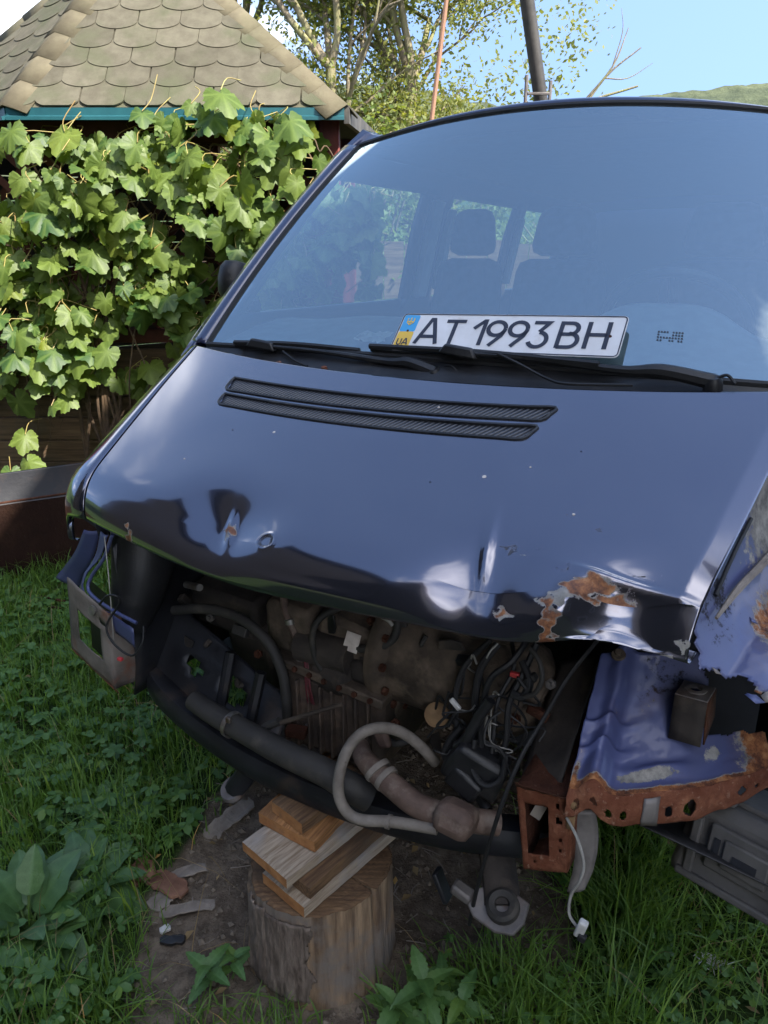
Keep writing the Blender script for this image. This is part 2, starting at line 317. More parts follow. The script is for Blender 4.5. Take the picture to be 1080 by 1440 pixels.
def link(name, me, mat, parent=None, bevel=0, solid=0, off=-1, **kw):
    o = bpy.data.objects.new(name, me); COL.objects.link(o)
    if mat and not me.materials: me.materials.append(MATS[mat])
    if parent is not None: o.parent = parent
    if solid:
        m = o.modifiers.new('solid', 'SOLIDIFY'); m.thickness = solid; m.offset = off
    if bevel:
        m = o.modifiers.new('bevel', 'BEVEL'); m.width = bevel; m.segments = 2; m.limit_method = 'ANGLE'; m.angle_limit = R(40)
    for k, v in kw.items(): o[k] = v
    return o
def thing(name, label, cat, loc=(0, 0, 0), group=None):
    o = bpy.data.objects.new(name, None); COL.objects.link(o); o.location = loc; o.empty_display_size = .1
    o['label'] = label; o['category'] = cat
    if group: o['group'] = group
    return o
def tag(o, label, cat, group=None):
    o['label'] = label; o['category'] = cat
    if group: o['group'] = group
    return o
def fn3(x, y, z=0.): return mn.noise(Vector((x, y, z)))
def rotm(ax, deg): return Matrix.Rotation(R(deg), 3, ax)

# ------------------------------------------------------------------ van shape functions (van coordinates: x to its left, y rearwards, z up)
_hp = np.array([(.160, .770), (.138, .763), (.122, .768), (.1170, .785), (.1195, .808), (.1285, .832), (.1440, .8545), (.1630, .8710), (.188, .8865), (.25, .917), (.36, .971), (.50, 1.040), (.66, 1.115)])
def _dense(P, n=12):
    out = []
    for i in range(len(P) - 1):
        a = P[i - 1] if i else 2 * P[0] - P[1]; b = P[i]; c = P[i + 1]; d = P[i + 2] if i + 2 < len(P) else 2 * P[-1] - P[-2]
        for k in range(n):
            t = k / n; out.append(.5 * (2 * b + (c - a) * t + (2 * a - 5 * b + 4 * c - d) * t * t + (3 * b - a - 3 * c + d) * t ** 3))
    out.append(P[-1]); return np.array(out)
_hd = _dense(_hp); _hl = np.concatenate([[0], np.cumsum(np.linalg.norm(np.diff(_hd, axis=0), axis=1))]); _hl /= _hl[-1]
def gs(d, w): return np.exp(-(d / w) ** 2)
def hood_base(s, v):
    """s -1..1 across, v 0..1 from the folded-in lip to the rear edge"""
    Y = np.interp(v, _hl, _hd[:, 0]); Z = np.interp(v, _hl, _hd[:, 1])
    t = np.clip((Y - .09) / .57, 0, 1); X = s * (.69 + .11 * t ** .85) * np.where(s > 0, 1 - .022 * s, 1)
    Y = Y + .118 * s ** 2 ; Z = Z + (.008 + .016 * t) * s ** 2 - .010 * np.clip(s - .95, 0, 1) / .05 * (1 - .3 * t)
    return X, Y, Z
def hood_xyz(s, v):
    X, Y, Z = hood_base(s, v)
    fr = np.clip((v - .02) / .06, 0, 1)
    # nose dents (depth along the outward normal, roughly (0,-.5,.87))
    d = np.zeros_like(X)
    # left dent: a sharp dimple with a raised crease in it
    r1 = np.sqrt(((X + .230) / .115) ** 2 + ((v - .225) / .110) ** 2); d -= .041 * np.exp(-r1 ** 2)
    d += .010 * gs(X + .215 + .22 * (v - .24), .013) * gs(v - .23, .06)
    d -= .010 * gs(X + .40, .10) * gs(v - .19, .06)
    # round badge seat
    rb = np.sqrt((X + .097) ** 2 + ((v - .212) * .78) ** 2); d += .0022 * gs(rb - .021, .0035) - .0015 * (rb < .018)
    # middle dent with a thin vertical crease
    r2 = np.sqrt(((X - .345) / .085) ** 2 + ((v - .180) / .115) ** 2); d -= .033 * np.exp(-r2 ** 2)
    cx_ = X - (.338 - .12 * (v - .25)); d += .006 * gs(cx_, .010) * gs(v - .31, .10)
    # shallow crease low on the nose
    d += .004 * gs(v - .105, .016) * gs(X - .02, .14)
    # crumpled left corner
    r3 = np.sqrt(((X - .585) / .09) ** 2 + ((v - .125) / .14) ** 2); d -= .040 * np.exp(-r3 ** 2)
    d += .016 * gs(X - .475 - .25 * (v - .12), .03) * gs(v - .17, .07)
    d += .012 * gs((v - .26) + .35 * (X - .52), .016) * gs(X - .58, .09)
    nrm_y = np.where(v < .2, -.75, -.48); nrm_z = np.where(v < .2, .6, .87)
    Y = Y + d * nrm_y * fr; Z = Z + d * nrm_z * fr
    # lip pushed up near the crumple, hanging tip at the corner
    lip = np.clip(1 - v / .16, 0, 1)
    Z = Z + lip * (.040 * gs(X - .55, .085) - .004 * gs(X - .655, .03) + .005 * np.sin(X * 9) + .003)
    Z = Z + .0005 * np.sin(X * 23 + v * 17) * np.clip(1 - v / .4, 0, 1)
    return X, Y, Z
def glass_xyz(a, b):
    X0, Y0, Z0 = .800 * a, .765 + .060 * a * a, 1.150 - .012 * a * a
    X1, Y1, Z1 = .655 * a, 1.385 + .085 * a * a, 1.793 - .055 * a * a
    k = 4 * b * (1 - b)
    return X0 + (X1 - X0) * b + .012 * a * k, Y0 + (Y1 - Y0) * b - .012 * k, Z0 + (Z1 - Z0) * b + .012 * k

# ------------------------------------------------------------------ ground, hills
def ilin(y, pts): return float(np.interp(y, [p[0] for p in pts], [p[1] for p in pts]))
XL = [(1., -.56), (1.25, -.60), (1.5, -.60), (1.7, -.53), (1.95, -.45), (2.3, -.50), (3., -.62), (3.4, 3.0)]
XR = [(1., .44), (1.3, .50), (1.5, .50), (1.75, .46), (2., .6), (2.5, .9), (3.4, 3.0)]
def green(x, y):
    """1 where grass grows, 0 on the trodden bare earth round the block and under the van"""
    if y < .4 : return .6
    if y > 6.3 or y < 0: return 1.
    w = .06 * fn3(x * 5, y * 5, 2.) + .03 * fn3(x * 16, y * 16, 5.)
    a = (ilin(y, XL) - x + w) / .10
    b = (x - ilin(y, XR) + w) / .12
    g = max(min(1, max(0, a + .5)), min(1, max(0, b + .5)))
    if y < 1.34 and .0 < x < .5: g = max(g, .55 * min(1, (1.36 - y) / .12) * min(1, (x + .02) / .1))
    if 3.4 < y: g = max(g, min(1, (y - 3.4) * 3) if x < -.9 else .35)
    return g
def gz(x, y):
    if abs(x) > 6 or abs(y) > 9: return 0.
    f = min(1, (6 - abs(x)) / 1.5, (9 - abs(y)) / 1.5)
    h = .022 * fn3(x * 1.7, y * 1.7, 1.) + .012 * fn3(x * 6, y * 6, 3.) + .006 * fn3(x * 19, y * 19, 7.)
    # the trodden hollow round the chopping block
    h -= .02 * math.exp(-((x - .2) ** 2 + (y - 1.5) ** 2) / .35)
    return f * h
def axis(fine0, fine1, step, far):
    a = list(np.arange(fine0, fine1 + 1e-6, step)); d = step
    while a[-1] < far: d *= 1.35; a.append(a[-1] + d)
    d = step
    while a[0] > -far: d *= 1.35; a.insert(0, a[0] - d)
    return a
gxs = axis(-2.2, 2.2, .022, 2500); gys = axis(.9, 3.6, .022, 2500)
m = MB(); m.v = [(x, y, gz(x, y)) for y in gys for x in gxs]; nx = len(gxs)
m.f = [(j * nx + i, j * nx + i + 1, (j + 1) * nx + i + 1, (j + 1) * nx + i) for j in range(len(gys) - 1) for i in range(nx - 1)]
m.attrs['green'] = [green(x, y) for x, y, z in m.v]
m.build('ground', 'soil', None, kind='structure', ang=180)
# wooded hills far behind
m = MB(); hx = np.linspace(-700, 1100, 320); hy = np.linspace(560, 1250, 70)
for y in hy:
    for x in hx:
        ang = x / 760.
        top = 83 + 20 * math.exp(-((ang - .62) / .30) ** 2) + 12 * math.exp(-((ang + .02) / .16) ** 2) - 9 * math.exp(-((ang - .17) / .09) ** 2) + 10 * math.exp(-((ang + .6) / .3) ** 2)
        k = min(1, (y - 560) / 240.); k = k * k * (3 - 2 * k)
        m.v.append((x, y, -4 + top * k + 5.5 * k * fn3(x * .012, y * .012, 4) + 3.2 * k * fn3(x * .06, y * .06, 9) + 1.8 * k * fn3(x * .16, y * .16, 2)))
nx = len(hx); m.f = [(j * nx + i, j * nx + i + 1, (j + 1) * nx + i + 1, (j + 1) * nx + i) for j in range(len(hy) - 1) for i in range(nx - 1)]
m.build('wooded_hills', 'hill_forest', None, kind='structure', ang=180)

# ------------------------------------------------------------------ unseen, added for light: right one shades the yard, left one darkens the reflection
hs = thing('added_house', 'plastered two-storey building added out of view at the right to shade the yard', 'added_house', (5.9, -3.9, 0))
MB().box((0, 0, 3.3), (5, 8.8, 6.6)).build('wall', 'plaster', hs)
m = MB(); m.add([(-2.9, -4.8, 6.5), (2.9, -4.8, 6.5), (2.9, 4.75, 6.5), (-2.9, 4.75, 6.5), (0, -4.8, 8.2), (0, 4.75, 8.2)], [(0, 3, 5, 4), (1, 4, 5, 2), (0, 4, 1), (3, 2, 5), (0, 1, 2, 3)]); m.build('roof', 'house_roof', hs, solid=.08, smooth=False)
for wy_, wz in ((-2.8, 1.6), (0, 1.6), (2.6, 1.6), (-2.8, 4.6), (0, 4.6), (2.6, 4.6)):
    w_ = MB().box((-2.515, wy_, wz), (.06, 1.1, 1.25)).build('window', 'trim_light', hs, bevel=.008); MB().box((-2.555, wy_, wz), (.02, .92, 1.07)).build('pane', 'interior_dark', w_)
bn = thing('reflection_barn', 'dark building added out of view at the left to mirror in the bonnet nose', 'added_barn', (-6.6, -2.2, 0))
MB().box((0, 0, 3.05), (4.2, 10, 6.1)).build('wall', 'reflection_dark', bn)
m = MB(); m.add([(-2.5, -5.3, 6.0), (2.5, -5.3, 6.0), (2.5, 5.3, 6.0), (-2.5, 5.3, 6.0), (0, -5.3, 7.6), (0, 5.3, 7.6)], [(0, 4, 5, 3), (1, 2, 5, 4), (0, 1, 4), (2, 3, 5)]); m.build('roof', 'house_roof', bn, solid=.08, smooth=False)
MB().box((3.85, -2.7, 3.05), (3.5, 4.2, 6.1)).build('added_annexe', 'reflection_dark', bn)  # unseen block added to keep the reflection in the nose dark
m = MB(); m.add([(1.9, -.4, 6.0), (5.8, -.4, 6.0), (5.8, -5.0, 6.0), (1.9, -5.0, 6.0), (1.9, -2.7, 7.3), (5.8, -2.7, 7.3)], [(0, 1, 5, 4), (2, 3, 4, 5), (0, 4, 3), (1, 2, 5)]); m.build('added_annexe_roof', 'house_roof', bn, solid=.08, smooth=False)
MB().box((2.12, 2.5, 1.3), (.06, 2.2, 2.5)).build('door', 'reflection_dark', bn, bevel=.01)

# ------------------------------------------------------------------ garden pavilion
gaz = thing('garden_pavilion', 'vine covered garden pavilion with beige scalloped shingle roof and teal eaves', 'pavilion', (-1.2, 5.2, 0))
GO = Vector(gaz.location)
EA, EB, AP = Vector((-1.745, 4.000, 2.067)), Vector((-0.184, 4.000, 2.067)), Vector((-1.284, 4.950, 3.038))
EB.z = EA.z; ez = EA.z
ring = [EA, EB, Vector((-.06, 5.95, ez)), Vector((-1.3, 6.7, ez)), Vector((-2.75, 5.95, ez)), Vector((-2.6, 4.72, ez))]
m = MB(); m.add([p - GO for p in ring] + [AP - GO], [(i, (i + 1) % 6, 6) for i in range(6)]); m.build('roof_deck', 'shingle', gaz, solid=.02, smooth=False)
m = MB(); m.add([p - GO - Vector((0, 0, .035)) for p in ring], [tuple(range(5, -1, -1))]); m.build('soffit', 'soffit_wood', gaz, smooth=False)
def clip(poly, a, b):
    """keep the part of a convex polygon left of a->b"""
    out = []
    for i in range(len(poly)):
        p, q = poly[i], poly[(i + 1) % len(poly)]
        sp = (b[0] - a[0]) * (p[1] - a[1]) - (b[1] - a[1]) * (p[0] - a[0]); sq = (b[0] - a[0]) * (q[1] - a[1]) - (b[1] - a[1]) * (q[0] - a[0])
        if sp >= 0: out.append(p)
        if sp * sq < 0:
            k = sp / (sp - sq); out.append((p[0] + (q[0] - p[0]) * k, p[1] + (q[1] - p[1]) * k))
    return out
for fi in (0, 1, 5):
    P, Q = ring[fi], ring[(fi + 1) % 6]; U = (Q - P).normalized(); ln = (Q - P).length
    ap = AP - P; au = ap.dot(U); Wv = (ap - U * au); hgt = Wv.length; Wv.normalize(); Nn = U.cross(Wv).normalized()
    if Nn.z < 0: Nn = -Nn
    tw, th_ = .205, .130
    r = 0
    while r * th_ < hgt - .12:
        y0 = r * th_ - .012; c0 = -tw * 2 + (tw / 2 if r % 2 else 0) + .03
        k = 0
        while c0 + k * tw < ln + tw:
            cx_ = c0 + k * tw + random.uniform(-.004, .004); k += 1; hw = tw / 2 - .002
            arc = [(cx_ + hw * math.sin(a), y0 + .05 * (1 - math.cos(a)) ** .9) for a in np.linspace(-math.pi / 2, math.pi / 2, 13)]
            poly = arc + [(cx_ + hw, y0 + .19), (cx_ - hw, y0 + .19)]
            poly = clip(poly, (0, 0), (ln, 0)) if r == 0 else poly
            for e in (((ln, 0), (au, hgt)), ((au, hgt), (0, 0))):
                if len(poly) > 2: poly = clip(poly, *e)
            if len(poly) < 3: continue
            m = MB(); n = len(poly); top = []; bot = []
            for (a, b) in poly:
                lift = .003 + .006 * max(0, 1 - (b - y0) / .19)
                pt = P + U * a + Wv * b - GO; top.append(pt + Nn * (lift + .0045)); bot.append(pt + Nn * (lift - .003))
            m.add(top + bot, [tuple(range(n)), tuple(range(2 * n - 1, n - 1, -1))] + [(i, n + i, n + (i + 1) % n, (i + 1) % n) for i in range(n)])
            m.build('shingle', 'shingle', gaz, smooth=False)
        r += 1
for ci, (corner, pr, nxt) in enumerate(((ring[0], ring[5], ring[1]), (ring[1], ring[0], ring[2]), (ring[5], ring[4], ring[0]))):
    ax = (AP - corner); Lh = ax.length; ax.normalize()
    du = (pr - corner); du = (du - ax * du.dot(ax)).normalized(); dv = (nxt - corner); dv = (dv - ax * dv.dot(ax)).normalized()
    up = Vector((0, 0, 1)); up = (up - ax * up.dot(ax)).normalized()
    d = -.01; k = 0
    while d < Lh - .1:
        m = MB(); wd = .115; h0, h1 = .011, .006; d1 = d + .26
        rows = []
        for dd, hh in ((d, h0), (min(d1, Lh), h1)):
            c = corner + ax * dd - GO
            rows += [c + du * wd + up * (hh - .006), c + du * wd * .5 + up * (hh + .003), c + up * (hh + .008), c + dv * wd * .5 + up * (hh + .003), c + dv * wd + up * (hh - .006)]
        m.add(rows, [(i, i + 1, i + 6, i + 5) for i in range(4)]); m.build('hip_cap', 'hip_cap', gaz, solid=.007, off=0, ang=60); d += .17
def fascia(a, b, zt, hgt, out):
    U = (b - a).normalized(); o = Vector((U.y, -U.x, 0)); m = MB()
    prof = [(0, 0), (.012, 0), (.012, -hgt * .62), (.030, -hgt * .72), (.030, -hgt), (.0, -hgt)]
    A_ = [a - GO + o * p + Vector((0, 0, zt + q)) for p, q in prof]; B_ = [b - GO + o * p + Vector((0, 0, zt + q)) for p, q in prof]; n = len(prof)
    m.add(A_ + B_, [(i, (i + 1) % n, n + (i + 1) % n, n + i) for i in range(n)] + [tuple(range(n - 1, -1, -1)), tuple(range(n, 2 * n))]); m.build('fascia', 'teal_metal', gaz, smooth=False)
fascia(ring[0], ring[1], -.002, .052, 1); fascia(ring[5], ring[0], -.002, .052, 1)
U = (ring[2] - ring[1]); m = MB().box((ring[1] + ring[2]) / 2 - GO + Vector((.01, 0, -.03)), (.025, U.length, .075), Matrix.Rotation(-math.atan2(U.x, U.y), 3, 'Z')); m.build('side_fascia', 'grey_plastic', gaz)
WY_ = 4.18
for px_, py_ in ((-2.6, 4.24), (-.27, 4.24), (-.25, 5.75), (-2.45, 4.9), (-1.3, 6.45)):
    MB().box(Vector((px_, py_, ez / 2)) - GO, (.10, .10, ez - .04)).build('post', 'post_red', gaz, bevel=.006)
MB().box(Vector((-1.43, 4.24, ez - .09)) - GO, (2.24, .07, .10)).build('rail', 'lattice_red', gaz, bevel=.004)
MB().box(Vector((-1.43, 4.22, .99)) - GO, (2.24, .07, .07)).build('rail', 'lattice_red', gaz, bevel=.004)
# plank parapet under the lattice
z = .02
for k in range(7):
    h = .128 + random.uniform(-.006, .006)
    MB().box(Vector((-1.435, 4.215 + random.uniform(-.006, .006), z + h / 2)) - GO, (2.22, .03, h - .006), rotm('Y', random.uniform(-.25, .25))).build('plank', 'plank_brown', gaz, bevel=.004); z += h
# crossed lattice slats
za, zb = 1.03, ez - .14
for sg in (1, -1):
    x = -2.56 - (zb - za)
    while x < -.3 + (zb - za):
        p0, p1 = (x, za), (x + (zb - za), zb)
        lo, hi = -2.54, -.33
        t0 = max(0, (lo - p0[0]) / (p1[0] - p0[0])); t1 = min(1, (hi - p0[0]) / (p1[0] - p0[0])); x += .17
        if t1 - t0 < .05: continue
        q0 = (p0[0] + (p1[0] - p0[0]) * t0, p0[1] + (p1[1] - p0[1]) * t0); q1 = (p0[0] + (p1[0] - p0[0]) * t1, p0[1] + (p1[1] - p0[1]) * t1)
        if sg < 0: q0 = (q0[0], za + zb - q0[1]); q1 = (q1[0], za + zb - q1[1])
        c = Vector(((q0[0] + q1[0]) / 2, 4.235 + .012 * sg, (q0[1] + q1[1]) / 2)); ln = math.hypot(q1[0] - q0[0], q1[1] - q0[1])
        MB().box(c - GO, (ln, .012, .036), rotm('Y', -math.degrees(math.atan2(q1[1] - q0[1], q1[0] - q0[0])))).build('lattice_slat', 'lattice_red', gaz)
# boarded back put in to keep the pavilion dark inside
for a_, b_ in (((-.22, 5.72), (-1.3, 6.4)), ((-1.3, 6.4), (-2.45, 5.8)), ((-2.45, 5.8), (-2.45, 4.9))):
    a_, b_ = Vector((*a_, 0)), Vector((*b_, 0)); d_ = b_ - a_
    for k in range(13):
        MB().box((a_ + b_) / 2 + Vector((0, 0, .08 + k * .15)) - GO, (d_.length, .025, .143), Matrix.Rotation(math.atan2(d_.y, d_.x), 3, 'Z')).build('dark_back_board', 'soffit_wood', gaz)

# ------------------------------------------------------------------ trees, shrubs, poles behind
def leaf_cloud(m, c, rad, n, size, flat=.8):
    for _ in range(n):
        d = Vector((random.gauss(0, 1), random.gauss(0, 1), random.gauss(0, flat))) * rad * .5; p = Vector(c) + d
        s = size * random.uniform(.6, 1.25); a = Vector((random.gauss(0, 1), random.gauss(0, 1), random.gauss(0, .7) - .35)).normalized(); b = a.cross(Vector((random.gauss(0, 1), random.gauss(0, 1), random.gauss(0, 1)))).normalized()
        m.add([p, p + a * s * .5 + b * s * .28, p + a * s, p + a * s * .5 - b * s * .28], [(0, 1, 2, 3)])
def grow(mt, ml, p, d, ln, r, lev, maxlev, leaf, nleaf, rad, spread=.55, bare=0.):
    pts = [p]; q = p; dd = d.copy(); seg = 4
    for k in range(seg):
        dd = (dd + Vector((random.gauss(0, .13), random.gauss(0, .13), random.gauss(.03, .08)))).normalized(); q = q + dd * (ln / seg); pts.append(q)
    mt.tube(pts, [r, r * .62], n=7 if lev < 2 else 5, res=2, cap=False)
    if lev >= maxlev - 1 and random.random() > bare:
        for pt in pts[2:]: leaf_cloud(ml, pt, rad, nleaf, leaf)
    if lev < maxlev:
        for k in range(random.choice((2, 3, 3))):
            at = pts[random.choice((2, 3, 4))] if k else pts[-1]
            nd = (dd + Vector((random.gauss(0, spread), random.gauss(0, spread), random.gauss(.1, spread * .6)))).normalized()
            grow(mt, ml, at, nd, ln * random.uniform(.58, .78), r * .55, lev + 1, maxlev, leaf, nleaf, rad, spread, bare)
def tree(name, label, loc, trunks, maxlev, leaf, nleaf, rad, seed, lm='tree_leaf', group='trees behind the van', extra=None):
    random.seed(seed); o = thing(name, label, 'tree', loc, group); mt = MB(); ml = MB()
    for (d, h, r) in trunks:
        pts = [Vector((0, 0, -.1)), Vector((d[0] * .3 * h, d[1] * .3 * h, h * .35)), Vector((d[0] * h, d[1] * h, h))]
        mt.tube(pts, [r, r * .72], n=10, res=5, cap=False)
        for k in range(4):
            nd = Vector((d[0] * .6 + random.gauss(0, .38), d[1] * .6 + random.gauss(0, .38), 1)).normalized()
            grow(mt, ml, pts[-1], nd, h * .5, r * .55, 1, maxlev, leaf, nleaf, rad)
        for k in range(5):
            z = random.uniform(.3, .95); bp = Vector((d[0] * z * h, d[1] * z * h, h * z)); nd = Vector((random.gauss(0, 1), random.gauss(0, .8), .35)).normalized()
            grow(mt, ml, bp, nd, h * .3, r * .28, 2, maxlev, leaf, nleaf, rad)
    if extra: extra(mt, ml)
    mt.build('trunk', 'trunk_bark', o, ang=80); ml.build('crown', lm, o, smooth=False); return o
def bare_limb(mt, ml):
    for path, r in (([(.1, 0, 1.35), (.9, -.2, 1.65), (1.75, -.4, 2.35), (2.5, -.5, 2.9), (3.3, -.6, 3.15)], .05), ([(1.75, -.4, 2.35), (2.3, -.3, 2.5), (2.9, -.2, 3.3), (3.4, -.2, 3.7)], .03), ([(2.5, -.5, 2.9), (2.9, -.6, 3.4), (3.1, -.5, 3.9)], .02),
                    ([(2.9, -.2, 3.3), (3.25, -.2, 3.3), (3.6, -.2, 3.5)], .012), ([(.9, -.2, 1.65), (1.5, -.3, 1.6), (2.2, -.3, 1.75)], .022), ([(2.3, -.3, 2.5), (2.6, -.3, 2.3), (2.9, -.3, 2.35)], .012), ([(2.7, -.5, 2.95), (3.0, -.5, 2.8), (3.4, -.5, 2.95)], .01), ([(3.0, -.2, 3.45), (3.1, -.2, 3.9), (3.05, -.2, 4.2)], .01)):
        mt.tube(path, [r, r * .3], n=5, res=4, cap=False)
    for c in ((1.2, -.3, 2.3), (1.7, -.3, 2.6), (2.0, -.4, 3.2), (1.5, -.3, 3.3), (2.2, -.4, 3.7), (2.4, -.4, 4.2), (.9, 0, 1.9), (1.9, -.4, 2.1)): leaf_cloud(ml, c, .55, 150, .085)
tree('ash_tree', 'slender sparse tree with yellowish trunk rising just right of the pavilion roof', (-.72, 13., 0), [((-.02, 0), 3.4, .11), ((.06, .05), 3.0, .06)], 4, .085, 27, .5, 3)
tree('ash_tree', 'thicker sparse tree in the middle with a long half bare limb reaching right', (.42, 13.4, 0), [((.0, 0), 3.2, .125), ((-.05, .1), 2.8, .07)], 4, .085, 26, .5, 8, extra=bare_limb)
tree('ash_tree', 'pale airy tree just behind the pavilion roof edge, leftmost of the trees', (-2.2, 15., 0), [((-.03, 0), 3.8, .10)], 4, .09, 28, .6, 15)
def shrub(label, loc, w, h, n, seed, leaf=.09):
    random.seed(seed); o = thing('garden_shrub', label, 'shrub', loc, 'shrubs behind the van'); ml = MB(); mt = MB()
    for k in range(int(n / 90)):
        a = random.uniform(0, 6.28); rr = math.sqrt(random.random()) * w; z = random.uniform(.12, 1) * h * (1 - .45 * (rr / w) ** 2)
        leaf_cloud(ml, (rr * math.cos(a), rr * math.sin(a) * .7, z), .42, 90, leaf)
    for k in range(9):
        a = random.uniform(0, 6.28); mt.tube([(0, 0, -.05), (w * .3 * math.cos(a), w * .25 * math.sin(a), h * .5), (w * .6 * math.cos(a), w * .45 * math.sin(a), h * .85)], [.03, .008], n=5, res=3, cap=False)
    ml.build('foliage', 'bush_leaf', o, smooth=False); mt.build('stems', 'trunk_bark', o)
shrub('bushy shrub between the pavilion eave and the van roof', (-.15, 11.2, 0), 1.3, 2.75, 5200, 21)
shrub('rounded shrub behind the van roof, right of the pavilion', (1.15, 12., 0), 1.1, 2.0, 3600, 22)
shrub('wide low shrub seen only through the van windows, left one', (-1.0, 9.0, 0), 1.5, 1.7, 4200, 23)
shrub('wide low shrub seen only through the van windows, right one', (2.6, 10.2, 0), 1.8, 1.6, 4200, 24)
random.seed(31)
# leaning dark pipe with a clamp, thin wooden stick
pl = thing('metal_pole', 'dark metal pole leaning behind the van roof with a small clamp', 'pole', (1.15, 5.4, 0))
pA = Vector((0.998, 5.400, 2.136)); pB = Vector((0.795, 5.350, 2.963)); dv = (pB - pA).normalized(); p0 = pA - dv * (pA.z / dv.z)
MB().tube([p0 - Vector(pl.location), p0 - Vector(pl.location) + dv * 4.6], .043, n=16, res=1).build('pipe', 'pole_dark', pl)
cl = Vector((0.948, 5.350, 2.260)) - Vector(pl.location)
MB().box(cl + Vector((-.005, -.05, 0)), (.14, .02, .016)).build('clamp', 'dirty_steel', pl, bevel=.003)
MB().tube([cl + Vector((-.085, -.05, -.12)), cl + Vector((-.085, -.05, .10))], .011, n=8, res=1).build('bolt', 'dirty_steel', pl)
MB().tube([cl + Vector((.062, -.05, -.12)), cl + Vector((.062, -.05, .07))], .011, n=8, res=1).build('bolt', 'dirty_steel', pl)
sA = Vector((0.345, 6.400, 2.126)); sB = Vector((0.445, 6.400, 3.003)); dv = (sB - sA).normalized(); p0 = sA - dv * (sA.z / dv.z)
tag(MB().tube([p0, p0 + dv * 2.2, p0 + dv * 4.4], [.019, .015], n=8, res=3).build('wooden_stick', 'pole_wood'), 'thin reddish wooden stick standing upright behind the van', 'stick')
# plank fence far behind the van, seen through its windows
fe = thing('board_fence', 'dim board fence behind the van, seen only through its windows', 'fence', (1., 8.2, 0))
for k in range(30): MB().box((-3 + k * .21, 0, .62 + random.uniform(-.02, .02)), (.2, .022, 1.25)).build('board', 'plank_brown', fe)
MB().box((0, .03, .95), (6.3, .03, .07)).build('rail', 'plank_brown', fe)

# ------------------------------------------------------------------ the van
def vanmat():
    y, p, r = R(-29.1), R(3.8), R(-1.8)
    Ry = Matrix.Rotation(y, 4, 'Z'); Rp = Matrix.Rotation(-p, 4, 'X'); Rr = Matrix.Rotation(r, 4, 'Y')
    return Matrix.Translation((-.23, 1.115, .23)) @ Ry @ Rp @ Rr
VM = vanmat()
van = thing('wrecked_van', 'dark blue van with stripped dented front end propped on a wooden block', 'van')
van.matrix_world = VM
def arr(fn, nu, nv, u0=0., u1=1., v0=0., v1=1.):
    u, v = np.meshgrid(np.linspace(u0, u1, nu), np.linspace(v0, v1, nv)); X, Y, Z = fn(u, v); return np.stack([X.ravel(), Y.ravel(), Z.ravel()], 1), u.ravel(), v.ravel()
def gridf(nu, nv): return [(j * nu + i, j * nu + i + 1, (j + 1) * nu + i + 1, (j + 1) * nu + i) for j in range(nv - 1) for i in range(nu - 1)]

# bonnet
NU, NV = 330, 200
P_, S_, V_ = arr(hood_xyz, NU, NV, -1, 1)
m = MB(); m.v = [tuple(p) for p in P_.tolist()]
X_ = P_[:, 0]
VENTS = [[(-.685, .862), (-.677, .790), (.400, .832), (.418, .898)], [(-.668, .766), (-.658, .708), (.383, .738), (.400, .802)]]   # corners in (s, v)
def in_vent(s, v, q, g=0.):
    (a0, a1), (b0, b1), (c0, c1), (d0, d1) = q
    k = (s - a0) / (d0 - a0); top = a1 + (d1 - a1) * k; bot = b1 + (c1 - b1) * k; left = a0 + (b0 - a0) * (top - v) / max(1e-6, top - bot); right = d0 + (c0 - d0) * (top - v) / max(1e-6, top - bot)
    return bot - g < v < top + g and left - g < s < right + g
fs = gridf(NU, NV); su = S_.reshape(NV, NU); vv = V_.reshape(NV, NU)
keep = []
for f in fs:
    s = (S_[f[0]] + S_[f[2]]) / 2; v = (V_[f[0]] + V_[f[2]]) / 2
    if any(in_vent(s, v, q) for q in VENTS): continue
    keep.append(f)
m.f = keep
wx_ = X_ + .006 * np.sin(V_ * 95 + 3 * np.sin(X_ * 60)) + .004 * np.sin(V_ * 210 + X_ * 130); wv_ = V_ + .008 * np.sin(X_ * 85 + 2 * np.sin(V_ * 70)) + .005 * np.sin(X_ * 220 + V_ * 90)
def blob(x0, v0, rx, rv): return np.exp(-((wx_ - x0) / rx) ** 2 - ((wv_ - v0) / rv) ** 2)
rust = np.zeros(len(P_)); bare = rust.copy(); grime = rust.copy()
for x0, v0, rx, rv, k in ((.468, .08, .012, .06, 1.), (.474, .13, .012, .04, .9), (.462, .165, .012, .03, .8), (.548, .20, .03, .014, .8), (.515, .20, .018, .02, .75), (.495, .215, .025, .025, .95), (.53, .235, .035, .018, 1.), (.572, .205, .02, .022, .9), (-.490, .075, .018, .03, .85), (-.492, .12, .013, .02, .7), (-.213, .235, .013, .016, 1.), (-.23, .24, .006, .01, .7), (.383, .14, .016, .012, .7)):
    rust = np.maximum(rust, k * blob(x0, v0, rx, rv))
for x0, v0, rx, rv, k in ((.484, .185, .03, .022, .9), (.51, .222, .03, .012, .85), (.445, .165, .010, .012, .8), (-.212, .225, .014, .06, .75), (-.478, .07, .014, .035, .7), (.395, .13, .01, .015, .85), (.655, .05, .01, .02, .9), (.672, .10, .008, .03, .85), (.40, .30, .012, .006, .55)):
    bare = np.maximum(bare, k * blob(x0, v0, rx, rv))
rb_ = np.sqrt((X_ + .097) ** 2 + ((V_ - .212) * .78) ** 2); grime = np.maximum(grime, .62 * np.exp(-((rb_ - .014) / .008) ** 2))
